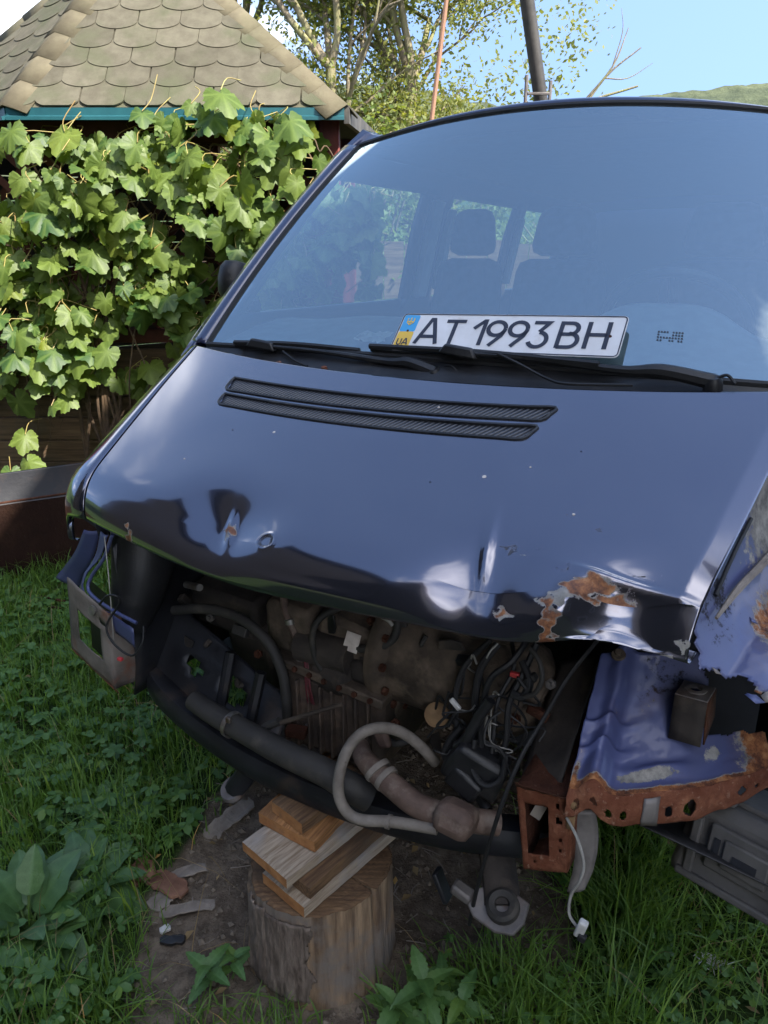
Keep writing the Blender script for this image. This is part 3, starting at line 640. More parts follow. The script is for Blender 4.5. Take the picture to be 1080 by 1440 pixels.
for x0, v0, rx, rv, k in ((.42, .33, .03, .007, .55), (.455, .36, .02, .006, .5), (.47, .27, .04, .006, .55), (.60, .27, .045, .005, .6), (.56, .30, .03, .004, .5), (.45, .44, .02, .005, .5), (.49, .40, .02, .006, .55), (-.17, .40, .012, .02, .45), (.38, .315, .04, .008, .6)):
    grime = np.maximum(grime, k * blob(x0, v0, rx, rv))
m.attrs = {'rust': rust, 'bare': bare, 'grime': grime}
bonnet = m.build('bonnet', 'navy_paint', van, solid=.0016, off=-1, ang=60)
bonnet['label'] = 'dented dark blue bonnet with rust patches along its nose'
# chips and droppings on the bonnet
for s_, v_, r_ in ((.350, .565, .0045), (.10, .86, .003), (-.52, .60, .002), (-.36, .63, .0035), (.62, .45, .003), (.22, .52, .002), (-.15, .72, .002), (.45, .62, .0022), (-.62, .42, .0025), (.55, .70, .0018)):
    p_ = Vector([float(c) for c in hood_xyz(np.float64(s_), np.float64(v_))]); MB().lathe([(0, .0014), (r_ * .7, .0012), (r_, .0004)], p_, (0, -.45, .89), 9).build('dropping' if r_ > .002 else 'paint_chip', 'paper' if r_ > .002 else 'plate_black', bonnet)
# bonnet inner frame, seen from below
P2, S2, V2 = arr(lambda s, v: hood_xyz(s, v), 90, 60, -.96, .96, .12, .97); P2[:, 2] -= .022; P2[:, 1] += .016
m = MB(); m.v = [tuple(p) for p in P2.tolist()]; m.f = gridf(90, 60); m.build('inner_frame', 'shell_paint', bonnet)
# two air grilles set into the bonnet
for q in VENTS:
    (a, b, c, d) = q; n = 60
    top = [(a[0] + (d[0] - a[0]) * k / n, a[1] + (d[1] - a[1]) * k / n) for k in range(n + 1)]; bot = [(b[0] + (c[0] - b[0]) * k / n, b[1] + (c[1] - b[1]) * k / n) for k in range(n + 1)]
    m = MB(); rows = []
    for w in (0, .33, .66, 1):
        for (t_, b_) in zip(top, bot):
            X, Y, Z = hood_base(np.float64(t_[0] + (b_[0] - t_[0]) * w), np.float64(t_[1] + (b_[1] - t_[1]) * w)); rows.append((float(X), float(Y) + .002, float(Z) - .0035))
    m.v = rows; m.f = gridf(n + 1, 4); g = m.build('air_grille', 'grille_mesh', bonnet, solid=.002)
    loop = top[::4] + [(top[-1][0] * .55 + bot[-1][0] * .45 + .006, top[-1][1] * .5 + bot[-1][1] * .5)] + bot[::-4] + [(top[0][0] * .5 + bot[0][0] * .5 - .008, top[0][1] * .5 + bot[0][1] * .5)]
    pts = []
    for s, v in loop + loop[:1]:
        X, Y, Z = hood_base(np.float64(s), np.float64(v)); pts.append((float(X), float(Y), float(Z) + .0005))
    MB().tube(pts, .0042, n=6, res=3, cap=False).build('grille_rim', 'black_plastic', g)

# right-hand wing: rolls outward from the bonnet shut line and down
vs_ = np.concatenate([np.linspace(.025, .2, 22), np.linspace(.22, 1., 40)]); rows = []; na = 18
for v in vs_:
    X, Y, Z = [float(c) for c in hood_base(np.float64(-1.), np.float64(v))]
    t_ = min(1, max(0, (Y - .21) / .57)); w = .150 - .105 * t_ ** .8; hh = .085 - .03 * t_
    side = .004 + .34 * min(1, max(0, (Y - .29) / .12)) ** 1.5
    for j in range(na):
        k = j / (na - 4)
        if k <= 1:
            a = k * math.pi / 2; sx_ = math.sin(a) ** .72; cz_ = max(0, math.cos(a)) ** .55; rows.append((X - .0035 - w * sx_, Y + .42 * w * sx_ ** 2 * (1 - t_), Z + .001 - .010 * sx_ - hh * (1 - cz_)))
        else:
            e = (j - (na - 4)) / 3; rows.append((X - .0035 - w + .01 * e, Y + .42 * w * (1 - t_) + .01 * e, Z - .009 - hh - side * e))
m = MB(); m.v = rows; m.f = gridf(na, len(vs_)); n_ = len(rows); m.attrs = {'rust': np.zeros(n_), 'bare': np.zeros(n_), 'grime': np.zeros(n_)}
m.build('right_wing', 'navy_paint', van, solid=.0016, off=1, ang=60)
# inner channel under the bonnet shut line so no light leaks through
m = MB(); rows = []
for v in vs_[6:]:
    X, Y, Z = [float(c) for c in hood_base(np.float64(-1.), np.float64(v))]; rows += [(X - .03, Y + .01, Z - .012), (X + .02, Y + .01, Z - .03), (X + .03, Y + .02, Z - .12)]
m.v = rows; m.f = gridf(3, len(vs_) - 6); m.build('wing_channel', 'interior_dark', van)

# scuttle between bonnet and windscreen
m = MB(); rows = []
for k in range(61):
    a = -1 + 2 * k / 60
    h = [float(c) for c in hood_base(np.float64(a), np.float64(1.))]; g = [float(c) for c in glass_xyz(np.float64(a), np.float64(0.))]
    rows += [(h[0], h[1] + .004, h[2] - .03), (h[0] * .5 + g[0] * .5, h[1] * .6 + g[1] * .4, h[2] - .022), (h[0] * .3 + g[0] * .7, h[1] * .35 + g[1] * .65, g[2] - .030), (g[0], g[1] - .004, g[2] - .006), (g[0], g[1] + .02, g[2] - .004)]
m.v = rows; m.f = gridf(5, 61); m.build('scuttle_panel', 'black_plastic', van, solid=.002)
# windscreen
P_, A_, B_ = arr(glass_xyz, 60, 40, -1, 1); m = MB(); m.v = [tuple(p) for p in P_.tolist()]; m.f = gridf(60, 40); ws = m.build('windscreen', 'windscreen_glass', van)
def gp(a, b, out=0., dz=0.):
    p = [float(c) for c in glass_xyz(np.float64(a), np.float64(b))]; return Vector((p[0] + out * a, p[1], p[2] + dz))
loop = [gp(-1 + 2 * k / 24, 0) for k in range(25)] + [gp(1, k / 16) for k in range(1, 17)] + [gp(1 - 2 * k / 24, 1) for k in range(1, 25)] + [gp(-1, 1 - k / 16) for k in range(1, 17)]
MB().tube(loop, .0085, n=7, res=2, cap=False).build('screen_seal', 'rubber', ws)
# printed glass marks low on the driver's side
c0 = gp(.60, .10); c1 = gp(.66, .10); uu = (c1 - c0).normalized(); vv_ = (gp(.60, .2) - c0).normalized(); nn_ = uu.cross(vv_).normalized()
m = MB()
for r_ in range(4):
    for k in range(9):
        if random.random() < .8: m.prism([(0, 0), (.0042, 0), (.0042, .0035), (0, .0035)], c0 + uu * (k * .0062) + vv_ * (.002 + r_ * .0075) + nn_ * .0012, uu, vv_, .0003)
m.build('screen_print', 'plate_black', ws)
# A pillars
def side_x(z): return float(np.interp(z, [0, .45, .9, 1.14, 1.5, 1.70, 1.80], [.88, .91, .925, .905, .83, .765, .70]))
def ya(z): return float(np.interp(z, [0, 1.1, 1.14, 1.74, 1.85], [.84, .84, .885, 1.53, 1.64]))
for sg in (-1, 1):
    m = MB(); rows = []
    for k in range(25):
        b = -.02 + 1.02 * k / 24; g = gp(sg, max(0, b)); z = g.z
        e = Vector((sg * side_x(z), ya(z) + .03, z - .005))
        for j, (w, o, bk) in enumerate(((0, .004, -.004), (.22, .016, -.012), (.5, .022, -.008), (.8, .012, 0), (1, 0, 0), (1.02, -.03, .04))):
            p = g.lerp(e, w); rows.append((p.x + sg * o, p.y + bk - .02 * math.sin(min(1, w) * math.pi), p.z + .010 * math.sin(min(1, w) * math.pi)))
    m.v = rows; m.f = gridf(6, 25)
    if sg > 0: m.f = [f[::-1] for f in m.f]
    n_ = len(rows); m.attrs = {k: np.zeros(n_) for k in ('rust', 'bare', 'grime')}; m.build('pillar', 'shell_paint', van, solid=.003, off=0, ang=60)
# roof skin
NR = 41; rows = []; ry = [0, .006, .02, .05, .12, .3, .7, 1.2, 1.8, 2.4, 3.0, 3.05]
for i, d in enumerate(ry):
    for k in range(NR):
        a = -1 + 2 * k / (NR - 1); g = gp(a, 1); q = min(1, d / .5)
        X = a * (.655 + .11 * q); crown = .085 * q
        Z = g.z + (.000, .012, .020, .024, .030, .044, .062, .070, .070, .062, .045, -.1)[i] * (1 - .5 * a * a) - (.0 if i == 0 else .035 * q * abs(a) ** 6)
        Y = g.y + (d if i < 3 else d * (4.5 - g.y) / 3.05 if d > 1 else d) - (.004 if i == 1 else 0)
        rows.append((X, Y, Z))
m = MB(); m.v = rows; m.f = gridf(NR, len(ry)); n_ = len(rows); m.attrs = {k: np.zeros(n_) for k in ('rust', 'bare', 'grime')}
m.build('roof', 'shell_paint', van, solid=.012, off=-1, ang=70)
m = MB(); m.sheet(lambda u, v: (-.70 + 1.4 * u, 1.50 + 2.9 * v, 1.755 - .03 * (2 * u - 1) ** 2), 12, 6); m.build('headliner', 'seat_cloth', van)
# body sides with window openings
us = sorted(set(np.linspace(.88, 4.55, 40).tolist() + [1.02, 2.22, 2.5, 3.35, 3.5, 4.3])); zs = sorted(set(np.linspace(.10, 1.80, 30).tolist() + [1.21, 1.645]))
def side_p(sg, U, z):
    Y = U + (ya(z) - .88) * min(1, max(0, (2.22 - U) / 1.34)); return (sg * side_x(z), Y, z)
WIN = ((1.02, 2.22), (2.5, 3.35), (3.5, 4.3))
for sg in (-1, 1):
    m = MB(); m.sheet(lambda u, v: side_p(sg, u, v), us, zs, keep=lambda u, v: not (1.21 < v < 1.645 and any(a < u < b for a, b in WIN)) and not (v < .62 and 2.35 > 0 and (u - 3.75) ** 2 + (v - .18) ** 2 < .19), flip=sg > 0)
    n_ = len(m.v); m.attrs = {k: np.zeros(n_) for k in ('rust', 'bare', 'grime')}
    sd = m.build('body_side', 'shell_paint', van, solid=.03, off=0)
    for a, b in WIN:
        m = MB(); m.sheet(lambda u, v: tuple(x * (.994 if i == 0 else 1) for i, x in enumerate(side_p(sg, u, v))), np.linspace(a - .01, b + .01, 8), np.linspace(1.20, 1.655, 5)); m.build('side_window', 'side_glass', sd)
    MB().box((sg * .885, 2.0, .98), (.02, .12, .035)).build('door_handle', 'black_plastic', sd, bevel=.006)
# light window frames and pillar trims inside
for y0, w_, h_ in ((2.29, .10, .42), (2.46, .06, .36), (3.40, .06, .36)):
    MB().box((-.815, y0 + .05, 1.42), (.03, w_, h_), rotm('Y', 12)).build('pillar_trim', 'trim_light', van, bevel=.006)
    MB().box((.815, y0 + .05, 1.42), (.03, w_, h_), rotm('Y', -12)).build('pillar_trim', 'trim_light', van, bevel=.006)
# floor, bulkhead, tail
MB().box((0, 2.7, .14), (1.72, 3.7, .04)).build('floor', 'interior_dark', van)
MB().box((0, 4.53, .9), (1.72, .03, 1.6)).build('tail', 'shell_paint', van)
MB().sheet(lambda u, v: (-.80 + 1.6 * u, .80 + .10 * math.sin(v * 3), .12 + 1.0 * v), 12, 10).build('bulkhead', 'interior_dark', van, solid=.004)
# dashboard, instrument hood, steering wheel
m = MB(); rows = []
for k in range(49):
    X = -.80 + 1.6 * k / 48; hump = .085 * math.exp(-((X - .42) / .19) ** 4); hp2 = .02 * math.exp(-((X + .35) / .25) ** 4)
    for (Y, Z, hw) in ((.80, 1.125, 0), (.90, 1.15, .03), (1.02, 1.175, .3), (1.14, 1.19, .9), (1.22, 1.19, 1.), (1.27, 1.165, .9), (1.29, 1.10, .1), (1.27, .85, 0)): rows.append((X, Y + .0 + .03 * (X / .8) ** 2, Z + hump * hw + hp2 * hw))
m.v = rows; m.f = gridf(8, 49); m.build('dashboard', 'dash_plastic', van, ang=80)
sw_c = Vector((.42, 1.42, 1.20)); sw_n = Vector((0, .78, .62)).normalized(); u_ = Vector((1, 0, 0)); w_ = sw_n.cross(u_)
ringp = [sw_c + (u_ * math.cos(a) + w_ * math.sin(a)) * .195 for a in np.linspace(0, 2 * math.pi, 25)]
sw = MB().tube(ringp, .016, n=8, res=2, cap=False).build('steering_wheel', 'black_plastic', van)
m = MB().lathe([(0, .0), (.06, .0), (.065, -.02), (.05, -.05), (0, -.05)], sw_c - sw_n * .03, sw_n, 18)
for a in (0, math.pi, -math.pi / 2): m.tube([sw_c - sw_n * .03, sw_c + (u_ * math.cos(a) + w_ * math.sin(a)) * .19], .014, n=6, res=1)
m.build('hub', 'black_plastic', sw)
# seats
for x0, w0 in ((.42, .48), (-.18, .46), (-.58, .36)):
    st = MB().box((x0, 1.95, .72), (w0, .5, .16)).build('seat', 'seat_cloth', van, bevel=.05)
    MB().box((x0, 2.21, 1.06), (w0, .15, .66), rotm('X', -12), .8).build('backrest', 'seat_cloth', st, bevel=.055)
    MB().box((x0, 2.30, 1.49), (w0 * .6, .11, .19), rotm('X', -8), .8).build('headrest', 'seat_cloth', st, bevel=.05)
# crumpled paper on the dashboard, passenger side
m = MB()
for j in range(9):
    for i in range(9): m.v.append((-.33 + .011 * i + random.uniform(-.006, .006), .875 + .010 * j + random.uniform(-.006, .006), 1.165 + .011 * random.random() + .0022 * j))
m.f = gridf(9, 9); m.build('paper_scrap', 'paper', van)
# right door mirror
mi = MB().lathe([(0, -.07), (.035, -.068), (.05, -.045), (.055, 0), (.05, .035), (.035, .055), (0, .06)], (-.955, 1.15, 1.315), (0.1, .1, 1), 20).build('door_mirror', 'black_plastic', van)
MB().tube([(-.88, 1.16, 1.22), (-.97, 1.16, 1.25)], .03, n=8, res=1).build('mirror_arm', 'black_plastic', mi)
# wipers: arm with pivot cap, hinge, blade
def wiper(piv, bend, tip, bl0, bl1):
    w = MB().lathe([(0, .018), (.012, .018), (.019, .008), (.02, -.03)], piv, (0, -.35, .93), 16).build('wiper', 'black_plastic', van)
    P0, P1, P2 = Vector(piv), Vector(bend), Vector(tip)
    m = MB(); pts = [P0 + Vector((0, 0, .006)), P0.lerp(P1, .55) + Vector((0, 0, .012)), P1, P1.lerp(P2, .5) + Vector((0, 0, .004)), P2]
    m.tube(pts, [.017, .015, .0095, .006, .005], n=8, res=5); m.build('wiper_arm', 'black_plastic', w)
    B0, B1 = Vector(bl0), Vector(bl1); m = MB(); m.tube([B0, B0.lerp(B1, .5) + Vector((0, -.004, .006)), B1], .0075, n=6, res=5); m.tube([B0 + Vector((0, .006, -.009)), B1 + Vector((0, .006, -.009))], .005, n=4, res=1); m.build('wiper_blade', 'rubber', w)
    m = MB().box(P2 + Vector((.01, -.004, .004)), (.10, .022, .024), rotm('Y', 6), .7); m.build('blade_clip', 'black_plastic', w, bevel=.005)
    return w
w1 = wiper((-0.014, 0.745, 1.116), (-0.144, 0.740, 1.140), (-0.568, 0.775, 1.152), (-0.669, 0.790, 1.153), (-0.247, 0.775, 1.157))
w2 = wiper((0.610, 0.765, 1.139), (0.422, 0.750, 1.158), (0.036, 0.745, 1.173), (-0.209, 0.765, 1.171), (0.377, 0.745, 1.168))
MB().tube([(0.145, 0.740, 1.177), (0.202, 0.730, 1.158), (0.275, 0.715, 1.132), (0.327, 0.700, 1.127), (0.458, 0.720, 1.132)], .0035, n=6, res=6).build('washer_hose', 'rubber', w2)
MB().tube([(-0.478, 0.760, 1.143), (-0.425, 0.740, 1.124), (-0.379, 0.730, 1.113)], .0035, n=6, res=6).build('washer_hose', 'rubber', w1)
MB().tube([(-0.017, 0.750, 1.122), (0.020, 0.750, 1.140), (0.044, 0.740, 1.126), (0.030, 0.730, 1.111)], .0035, n=6, res=6).build('washer_hose', 'rubber', w1)
MB().tube([(0.606, 0.760, 1.147), (0.634, 0.760, 1.161), (0.653, 0.750, 1.146)], .0035, n=6, res=6).build('washer_hose', 'rubber', w2)
for px_ in ((-0.464, 0.720, 1.114), (-0.313, 0.710, 1.113)):
    MB().lathe([(0, .006), (.007, .006), (.009, 0), (.009, -.01)], px_, (0, -.3, .95), 10).build('scuttle_screw', 'rust', van)
# rear wheels carry the tail
for sg in (-1, 1):
    ty = MB().lathe([(.20, -.10), (.29, -.105), (.325, -.085), (.33, 0), (.325, .085), (.29, .105), (.20, .10)], (sg * .80, 3.75, .33 - .325), (1, 0, 0), 40).build('wheel', 'tyre', van)
    MB().lathe([(0, .05), (.07, .055), (.12, .02), (.18, .03), (.205, .09), (.2, -.09)], (sg * .80, 3.75, .33 - .325), (sg, 0, 0), 32).build('rim', 'zinc', ty)

# ------------------------------------------------------------------ number plate tucked behind the wiper
BL, BR, TL = Vector((-0.149, 0.757, 1.166)), Vector((0.414, 0.757, 1.181)), Vector((-0.126, 0.838, 1.242))
BL, BR, TL = VM @ BL, VM @ BR, VM @ TL
pu = (BR - BL); PW = pu.length; pu.normalize(); pvv = (TL - BL); pvv = (pvv - pu * pvv.dot(pu)); PH = PW * .112 / .52; pvv.normalize(); pn = pu.cross(pvv).normalized()
plate = thing('number_plate', 'white number plate reading AT 1993 BH tucked behind the wipers', 'number plate'); 
plate.matrix_world = Matrix((( *[pu.x, pvv.x, pn.x], BL.x), (*[pu.y, pvv.y, pn.y], BL.y), (*[pu.z, pvv.z, pn.z], BL.z), (0, 0, 0, 1)))
def rrect(x0, y0, x1, y1, r, n=5):
    out = []
    for cx_, cy_, a0 in ((x1 - r, y0 + r, -90), (x1 - r, y1 - r, 0), (x0 + r, y1 - r, 90), (x0 + r, y0 + r, 180)):
        out += [(cx_ + r * math.cos(R(a0 + 90 * k / n)), cy_ + r * math.sin(R(a0 + 90 * k / n))) for k in range(n + 1)]
    return out
ex, ey, ezv = (1, 0, 0), (0, 1, 0), (0, 0, 1)
MB().prism(rrect(0, 0, PW, PH, .012), (0, 0, 0), ex, ey, .0015).build('plate_sheet', 'plate_white', plate)
ro = rrect(.0015, .0015, PW - .0015, PH - .0015, .011); ri = rrect(.0045, .0045, PW - .0045, PH - .0045, .008); m = MB(); n = len(ro)
m.add([(p[0], p[1], .0026) for p in ro] + [(p[0], p[1], .0026) for p in ri], [(i, (i + 1) % n, n + (i + 1) % n, n + i) for i in range(n)]); m.build('border', 'plate_black', plate, smooth=False)
bw = .043
MB().prism(rrect(.006, PH * .5, .006 + bw, PH - .006, .006), (0, 0, .0016), ex, ey, .0006).build('flag_blue', 'plate_blue', plate)
MB().prism(rrect(.006, .006, .006 + bw, PH * .5, .006), (0, 0, .0016), ex, ey, .0005).build('flag_yellow', 'plate_yellow', plate)
def ribbon(m, pts, w, z, closed=False):
    P = [Vector((p[0], p[1], 0)) for p in pts]; n = len(P); Lf = []; Rt = []
    for i in range(n):
        a = P[(i - 1) % n] if (closed or i > 0) else P[0]; b = P[(i + 1) % n] if (closed or i < n - 1) else P[-1]
        t1 = (P[i] - a).normalized() if (P[i] - a).length > 1e-9 else (b - P[i]).normalized(); t2 = (b - P[i]).normalized() if (b - P[i]).length > 1e-9 else t1
        n1 = Vector((-t1.y, t1.x, 0)); n2 = Vector((-t2.y, t2.x, 0)); h = (n1 + n2); h = h / max(.35, h.length_squared) * 2 if h.length > 1e-6 else n1
        Lf.append((P[i].x + h.x * w / 2, P[i].y + h.y * w / 2, z)); Rt.append((P[i].x - h.x * w / 2, P[i].y - h.y * w / 2, z))
    k = n if closed else n - 1
    m.add(Lf + Rt, [(n + i, n + (i + 1) % n, (i + 1) % n, i) for i in range(k)])
def arc(cx_, cy_, rx, ry, a0, a1, n=14): return [(cx_ + rx * math.cos(R(a0 + (a1 - a0) * k / n)), cy_ + ry * math.sin(R(a0 + (a1 - a0) * k / n))) for k in range(n + 1)]
GL = {'A': [[(0, 0), (.32, 1), (.40, 1), (.72, 0)], [(.13, .30), (.59, .30)]], 'T': [[(0, .94), (.66, .94)], [(.33, .94), (.33, 0)]],
      '1': [[(.02, .66), (.30, .97), (.34, .97), (.34, 0)]],
      '9': [arc(.30, .68, .27, .27, 0, 360, 24), [(.555, .60), (.50, .40), (.20, 0)]],
      '3': [[(.04, .94), (.50, .94), (.27, .585)], arc(.27, .29, .27, .28, 88, -160, 18)],
      'B': [[(.05, 0), (.05, .94), (.33, .94)] + arc(.33, .73, .21, .21, 90, -90, 10) + [(.05, .52)], [(.33, .52)] + arc(.35, .29, .25, .255, 90, -90, 10) + [(.05, .035)]],
      'H': [[(.05, 0), (.05, 1)], [(.61, 0), (.61, 1)], [(.05, .52), (.61, .52)]],
      'U': [[(.05, 1), (.05, .3)] + arc(.31, .3, .26, .27, 180, 360, 12) + [(.57, 1)]]}
def text(s, x, y, h, gap, w, name, mt, par, z=.0027):
    for ch in s:
        if ch == ' ': x += gap * 3.2; continue
        m = MB()
        for st in GL[ch]: ribbon(m, [(x + p[0] * h, y + p[1] * h) for p in st], w, z)
        m.build(name, mt, par, smooth=False); x += (max(p[0] for st in GL[ch] for p in st)) * h + gap
    return x
sc_ = PW / .52
text('AT', .057 * sc_, .0205 * sc_, .073 * sc_, .009 * sc_, .0098 * sc_, 'plate_letter', 'plate_black', plate)
text('1993', .189 * sc_, .0205 * sc_, .073 * sc_, .0085 * sc_, .0098 * sc_, 'plate_digit', 'plate_black', plate)
text('BH', .384 * sc_, .0205 * sc_, .073 * sc_, .0145 * sc_, .0098 * sc_, 'plate_letter', 'plate_black', plate)
text('UA', .0125, .017, .020, .004, .0035, 'country_letter', 'plate_black', plate)
m = MB(); cx_, cy_ = .006 + bw / 2, PH * .77
for st in ([(0, -.016), (0, .016)], [(-.011, .014), (-.011, -.004), (-.004, -.010), (0, -.014)], [(.011, .014), (.011, -.004), (.004, -.010), (0, -.014)], [(-.011, -.004), (-.004, .0), (0, -.006), (.004, 0), (.011, -.004)]): ribbon(m, [(cx_ + a * .8, cy_ + b * .8) for a, b in st], .0028, .0029)
m.build('trident', 'plate_yellow', plate, smooth=False)
for bx_, by_ in ((.030, PH * .52), (PW - .03, PH * .5)): MB().lathe([(0, .003), (.003, .003), (.004, .0015)], (bx_, by_, 0), ezv, 10).build('plate_rivet', 'dark_rust', plate)

# ------------------------------------------------------------------ stripped front end and engine bay (van coordinates)
def T(name, pts, r, mt, par=van, n=10, res=6, **k): return MB().tube(pts, r, n=n, res=res).build(name, mt, par, **k)
random.seed(5)
# --- right corner: headlamp carrier with square opening, rusty lower flange
hc = MB()
def hole_rect(u, v): return not (.24 < u < .80 and .30 < v < .72)
cs = [Vector((-0.750, 0.200, 0.630)), Vector((-0.606, 0.190, 0.571)), Vector((-0.613, 0.190, 0.360)), Vector((-0.781, 0.210, 0.419))]   # TL TR BR BL
def quad(u, v, q=cs, bulge=.006):
    p = q[0].lerp(q[1], u).lerp(q[3].lerp(q[2], u), v); p = p + Vector((0, -bulge * math.sin(u * math.pi) * math.sin(v * math.pi), 0)); return tuple(p + Vector((.0, .0022 * fn3(u * 5, v * 5), .002 * fn3(u * 9, v * 9, 3))))
hc.sheet(quad, sorted(set(np.linspace(0, 1, 15).tolist() + [.24, .80])), sorted(set(np.linspace(0, 1, 19).tolist() + [.30, .72])), keep=lambda u, v: hole_rect(u, v) and not ((u - .86) ** 2 + ((v - .20) * 1.9) ** 2 < .006))
car = hc.build('headlamp_carrier', 'housing_grey', van, solid=.0025, off=1); car['label'] = 'rust stained headlamp carrier with empty square opening'
sidef = MB(); sq = [Vector((-0.606, 0.190, 0.571)), Vector((-0.585, 0.325, 0.483)), Vector((-0.595, 0.334, 0.348)), Vector((-0.613, 0.190, 0.360))]
sidef.sheet(lambda u, v: quad(u, v, sq, .012), 14, 12, keep=lambda u, v: not (u > .72 and v < .25 + (u - .72) * .6)); sidef.build('carrier_side', 'housing_grey', car, solid=.0025, off=0)
MB().sheet(lambda u, v: tuple(Vector(cs[3]).lerp(cs[2], u) + Vector((0, .012 * v, -.018 * v + .003 * fn3(u * 12, v * 4)))), 24, 4).build('lower_flange', 'rust', car, solid=.002, off=0)
inn = MB().sheet(lambda u, v: quad(u, v, [p + Vector((-.01, .07, -.03)) for p in cs], 0), 4, 4).build('opening_back', 'black_metal', car)
# painted rim of the headlamp pocket and torn wing stub above it
def strip(path, wv, nu=26, wob=.002):
    P = cr_path(path, 6); m = MB(); w = [Vector(x) for x in wv]
    rows = []
    for i, p in enumerate(P):
        k = i / (len(P) - 1)
        for j in range(5):
            o = w[0].lerp(w[1], k); rows.append(p + o * (j / 4) + Vector((0, wob * fn3(i * .4, j * .9, 1), wob * fn3(i * .5, j * .7, 8) - .004 * math.sin(j / 4 * math.pi))))
    m.v = [tuple(p) for p in rows]; m.f = gridf(5, len(P)); n_ = len(rows); m.attrs = {'rust': [.36 * max(0, fn3(i * .21, 3.)) for i in range(n_)], 'bare': [.5 * max(0, fn3(i * .17, 9.)) for i in range(n_)], 'grime': [0] * n_}; return m
strip([(-0.626, 0.235, 0.753), (-0.662, 0.235, 0.690), (-0.712, 0.230, 0.638), (-0.720, 0.220, 0.598), (-0.673, 0.205, 0.580), (-0.597, 0.200, 0.562), (-0.533, 0.200, 0.543)], ((-.035, .01, .0), (-.01, .006, -.055))).build('pocket_rim', 'torn_paint', car, solid=.002, off=0)
T('pocket_edge', [(-0.593, 0.220, 0.764), (-0.632, 0.220, 0.697), (-0.683, 0.220, 0.640), (-0.689, 0.210, 0.608), (-0.644, 0.195, 0.596), (-0.578, 0.190, 0.581), (-0.510, 0.190, 0.568)], .0045, 'torn_paint', car)
strip([(-0.728, 0.250, 0.743), (-0.783, 0.260, 0.673), (-0.848, 0.270, 0.613), (-0.889, 0.270, 0.574)], ((.035, .02, .0), (.05, .03, -.03))).build('torn_wing_stub', 'torn_paint', car, solid=.002, off=0)
T('cable', [(-0.618, 0.180, 0.595), (-0.577, 0.170, 0.630), (-0.546, 0.170, 0.637), (-0.548, 0.180, 0.615), (-0.590, 0.170, 0.550), (-0.560, 0.160, 0.515), (-0.516, 0.170, 0.490), (-0.487, 0.180, 0.525), (-0.498, 0.200, 0.559)], .0028, 'rubber', car)
MB().box((-0.550, 0.165, 0.474), (.014, .010, .008)).build('wire_tag', 'red_plastic', car, bevel=.002)
T('thin_wire', [(-0.621, 0.220, 0.754), (-0.598, 0.200, 0.684), (-0.590, 0.190, 0.597), (-0.583, 0.180, 0.509)], .0016, 'wire_grey', car, n=5)
MB().lathe([(.006, 0), (.013, .001), (.013, .006), (.006, .007), (0, .004)], (-0.649, 0.185, 0.570), (0, -1, .2), 12).build('bolt_head', 'zinc', car)
# --- black duct hanging beside it
m = MB(); pts = [Vector(p) for p in [(-0.611, 0.340, 0.736), (-0.605, 0.310, 0.642), (-0.610, 0.280, 0.556), (-0.604, 0.250, 0.496)]]
m.tube(pts, [.085, .075, .06, .035], n=14, res=5); m.build('air_duct', 'black_plastic', van)
m = MB().sheet(lambda u, v: (-.60 + .02 * math.sin(v * 5), .24 + .58 * u, .32 + .40 * v + .22 * u * v), 14, 10); m.build('inner_wheelhouse', 'black_metal', van, solid=.004)
# --- lower black cross member with its bracket and skid
def cap_tube(path, rx, rz, nm, mt, par=van, res=6, n=14):
    P = cr_path(path, res); m = MB(); vs = []; 
    for i, p in enumerate(P):
        T_ = (P[min(i + 1, len(P) - 1)] - P[max(i - 1, 0)]).normalized(); S = T_.cross(Vector((0, 0, 1))).normalized(); Uu = S.cross(T_)
        for k in range(n):
            a = 2 * math.pi * k / n; ca, sa = math.cos(a), math.sin(a); q = 3.2
            rr = (abs(ca) ** q + abs(sa) ** q) ** (-1 / q); vs.append(p + S * ca * rr * rx + Uu * sa * rr * rz)
    fs = [(i * n + k, i * n + (k + 1) % n, (i + 1) * n + (k + 1) % n, (i + 1) * n + k) for i in range(len(P) - 1) for k in range(n)] + [tuple(range(n - 1, -1, -1)), tuple((len(P) - 1) * n + k for k in range(n))]
    return MB().add(vs, fs).build(nm, mt, par)
xm = cap_tube([(-.66, .37, .37), (-.56, .30, .325), (-.42, .265, .292), (-.22, .24, .262), (0, .235, .25), (.22, .25, .255), (.40, .29, .27), (.52, .34, .28)], .036, .036, 'cross_member', 'black_metal')
MB().sheet(lambda u, v: (-.60 + .42 * u, .30 - .05 * u + .10 * v, .355 - .075 * u + .17 * v * (1 - .5 * u) + .004 * fn3(u * 6, v * 6)), 22, 14, keep=lambda u, v: (u - .30) ** 2 * 3 + (v - .45) ** 2 > .012 and (u - .62) ** 2 * 4 + (v - .5) ** 2 > .03).build('gusset_plate', 'black_metal', xm, solid=.003)
for x0, x1 in (((-.235, .30, .46), (-.255, .25, .28)), ((-.36, .34, .46), (-.36, .28, .30))): T('strut', [x0, x1], .014, 'black_metal', xm, n=8, res=1)
MB().box((-.14, .30, .33), (.05, .03, .022), rotm('Z', 15)).build('rusty_tab', 'dark_rust', xm, bevel=.004)
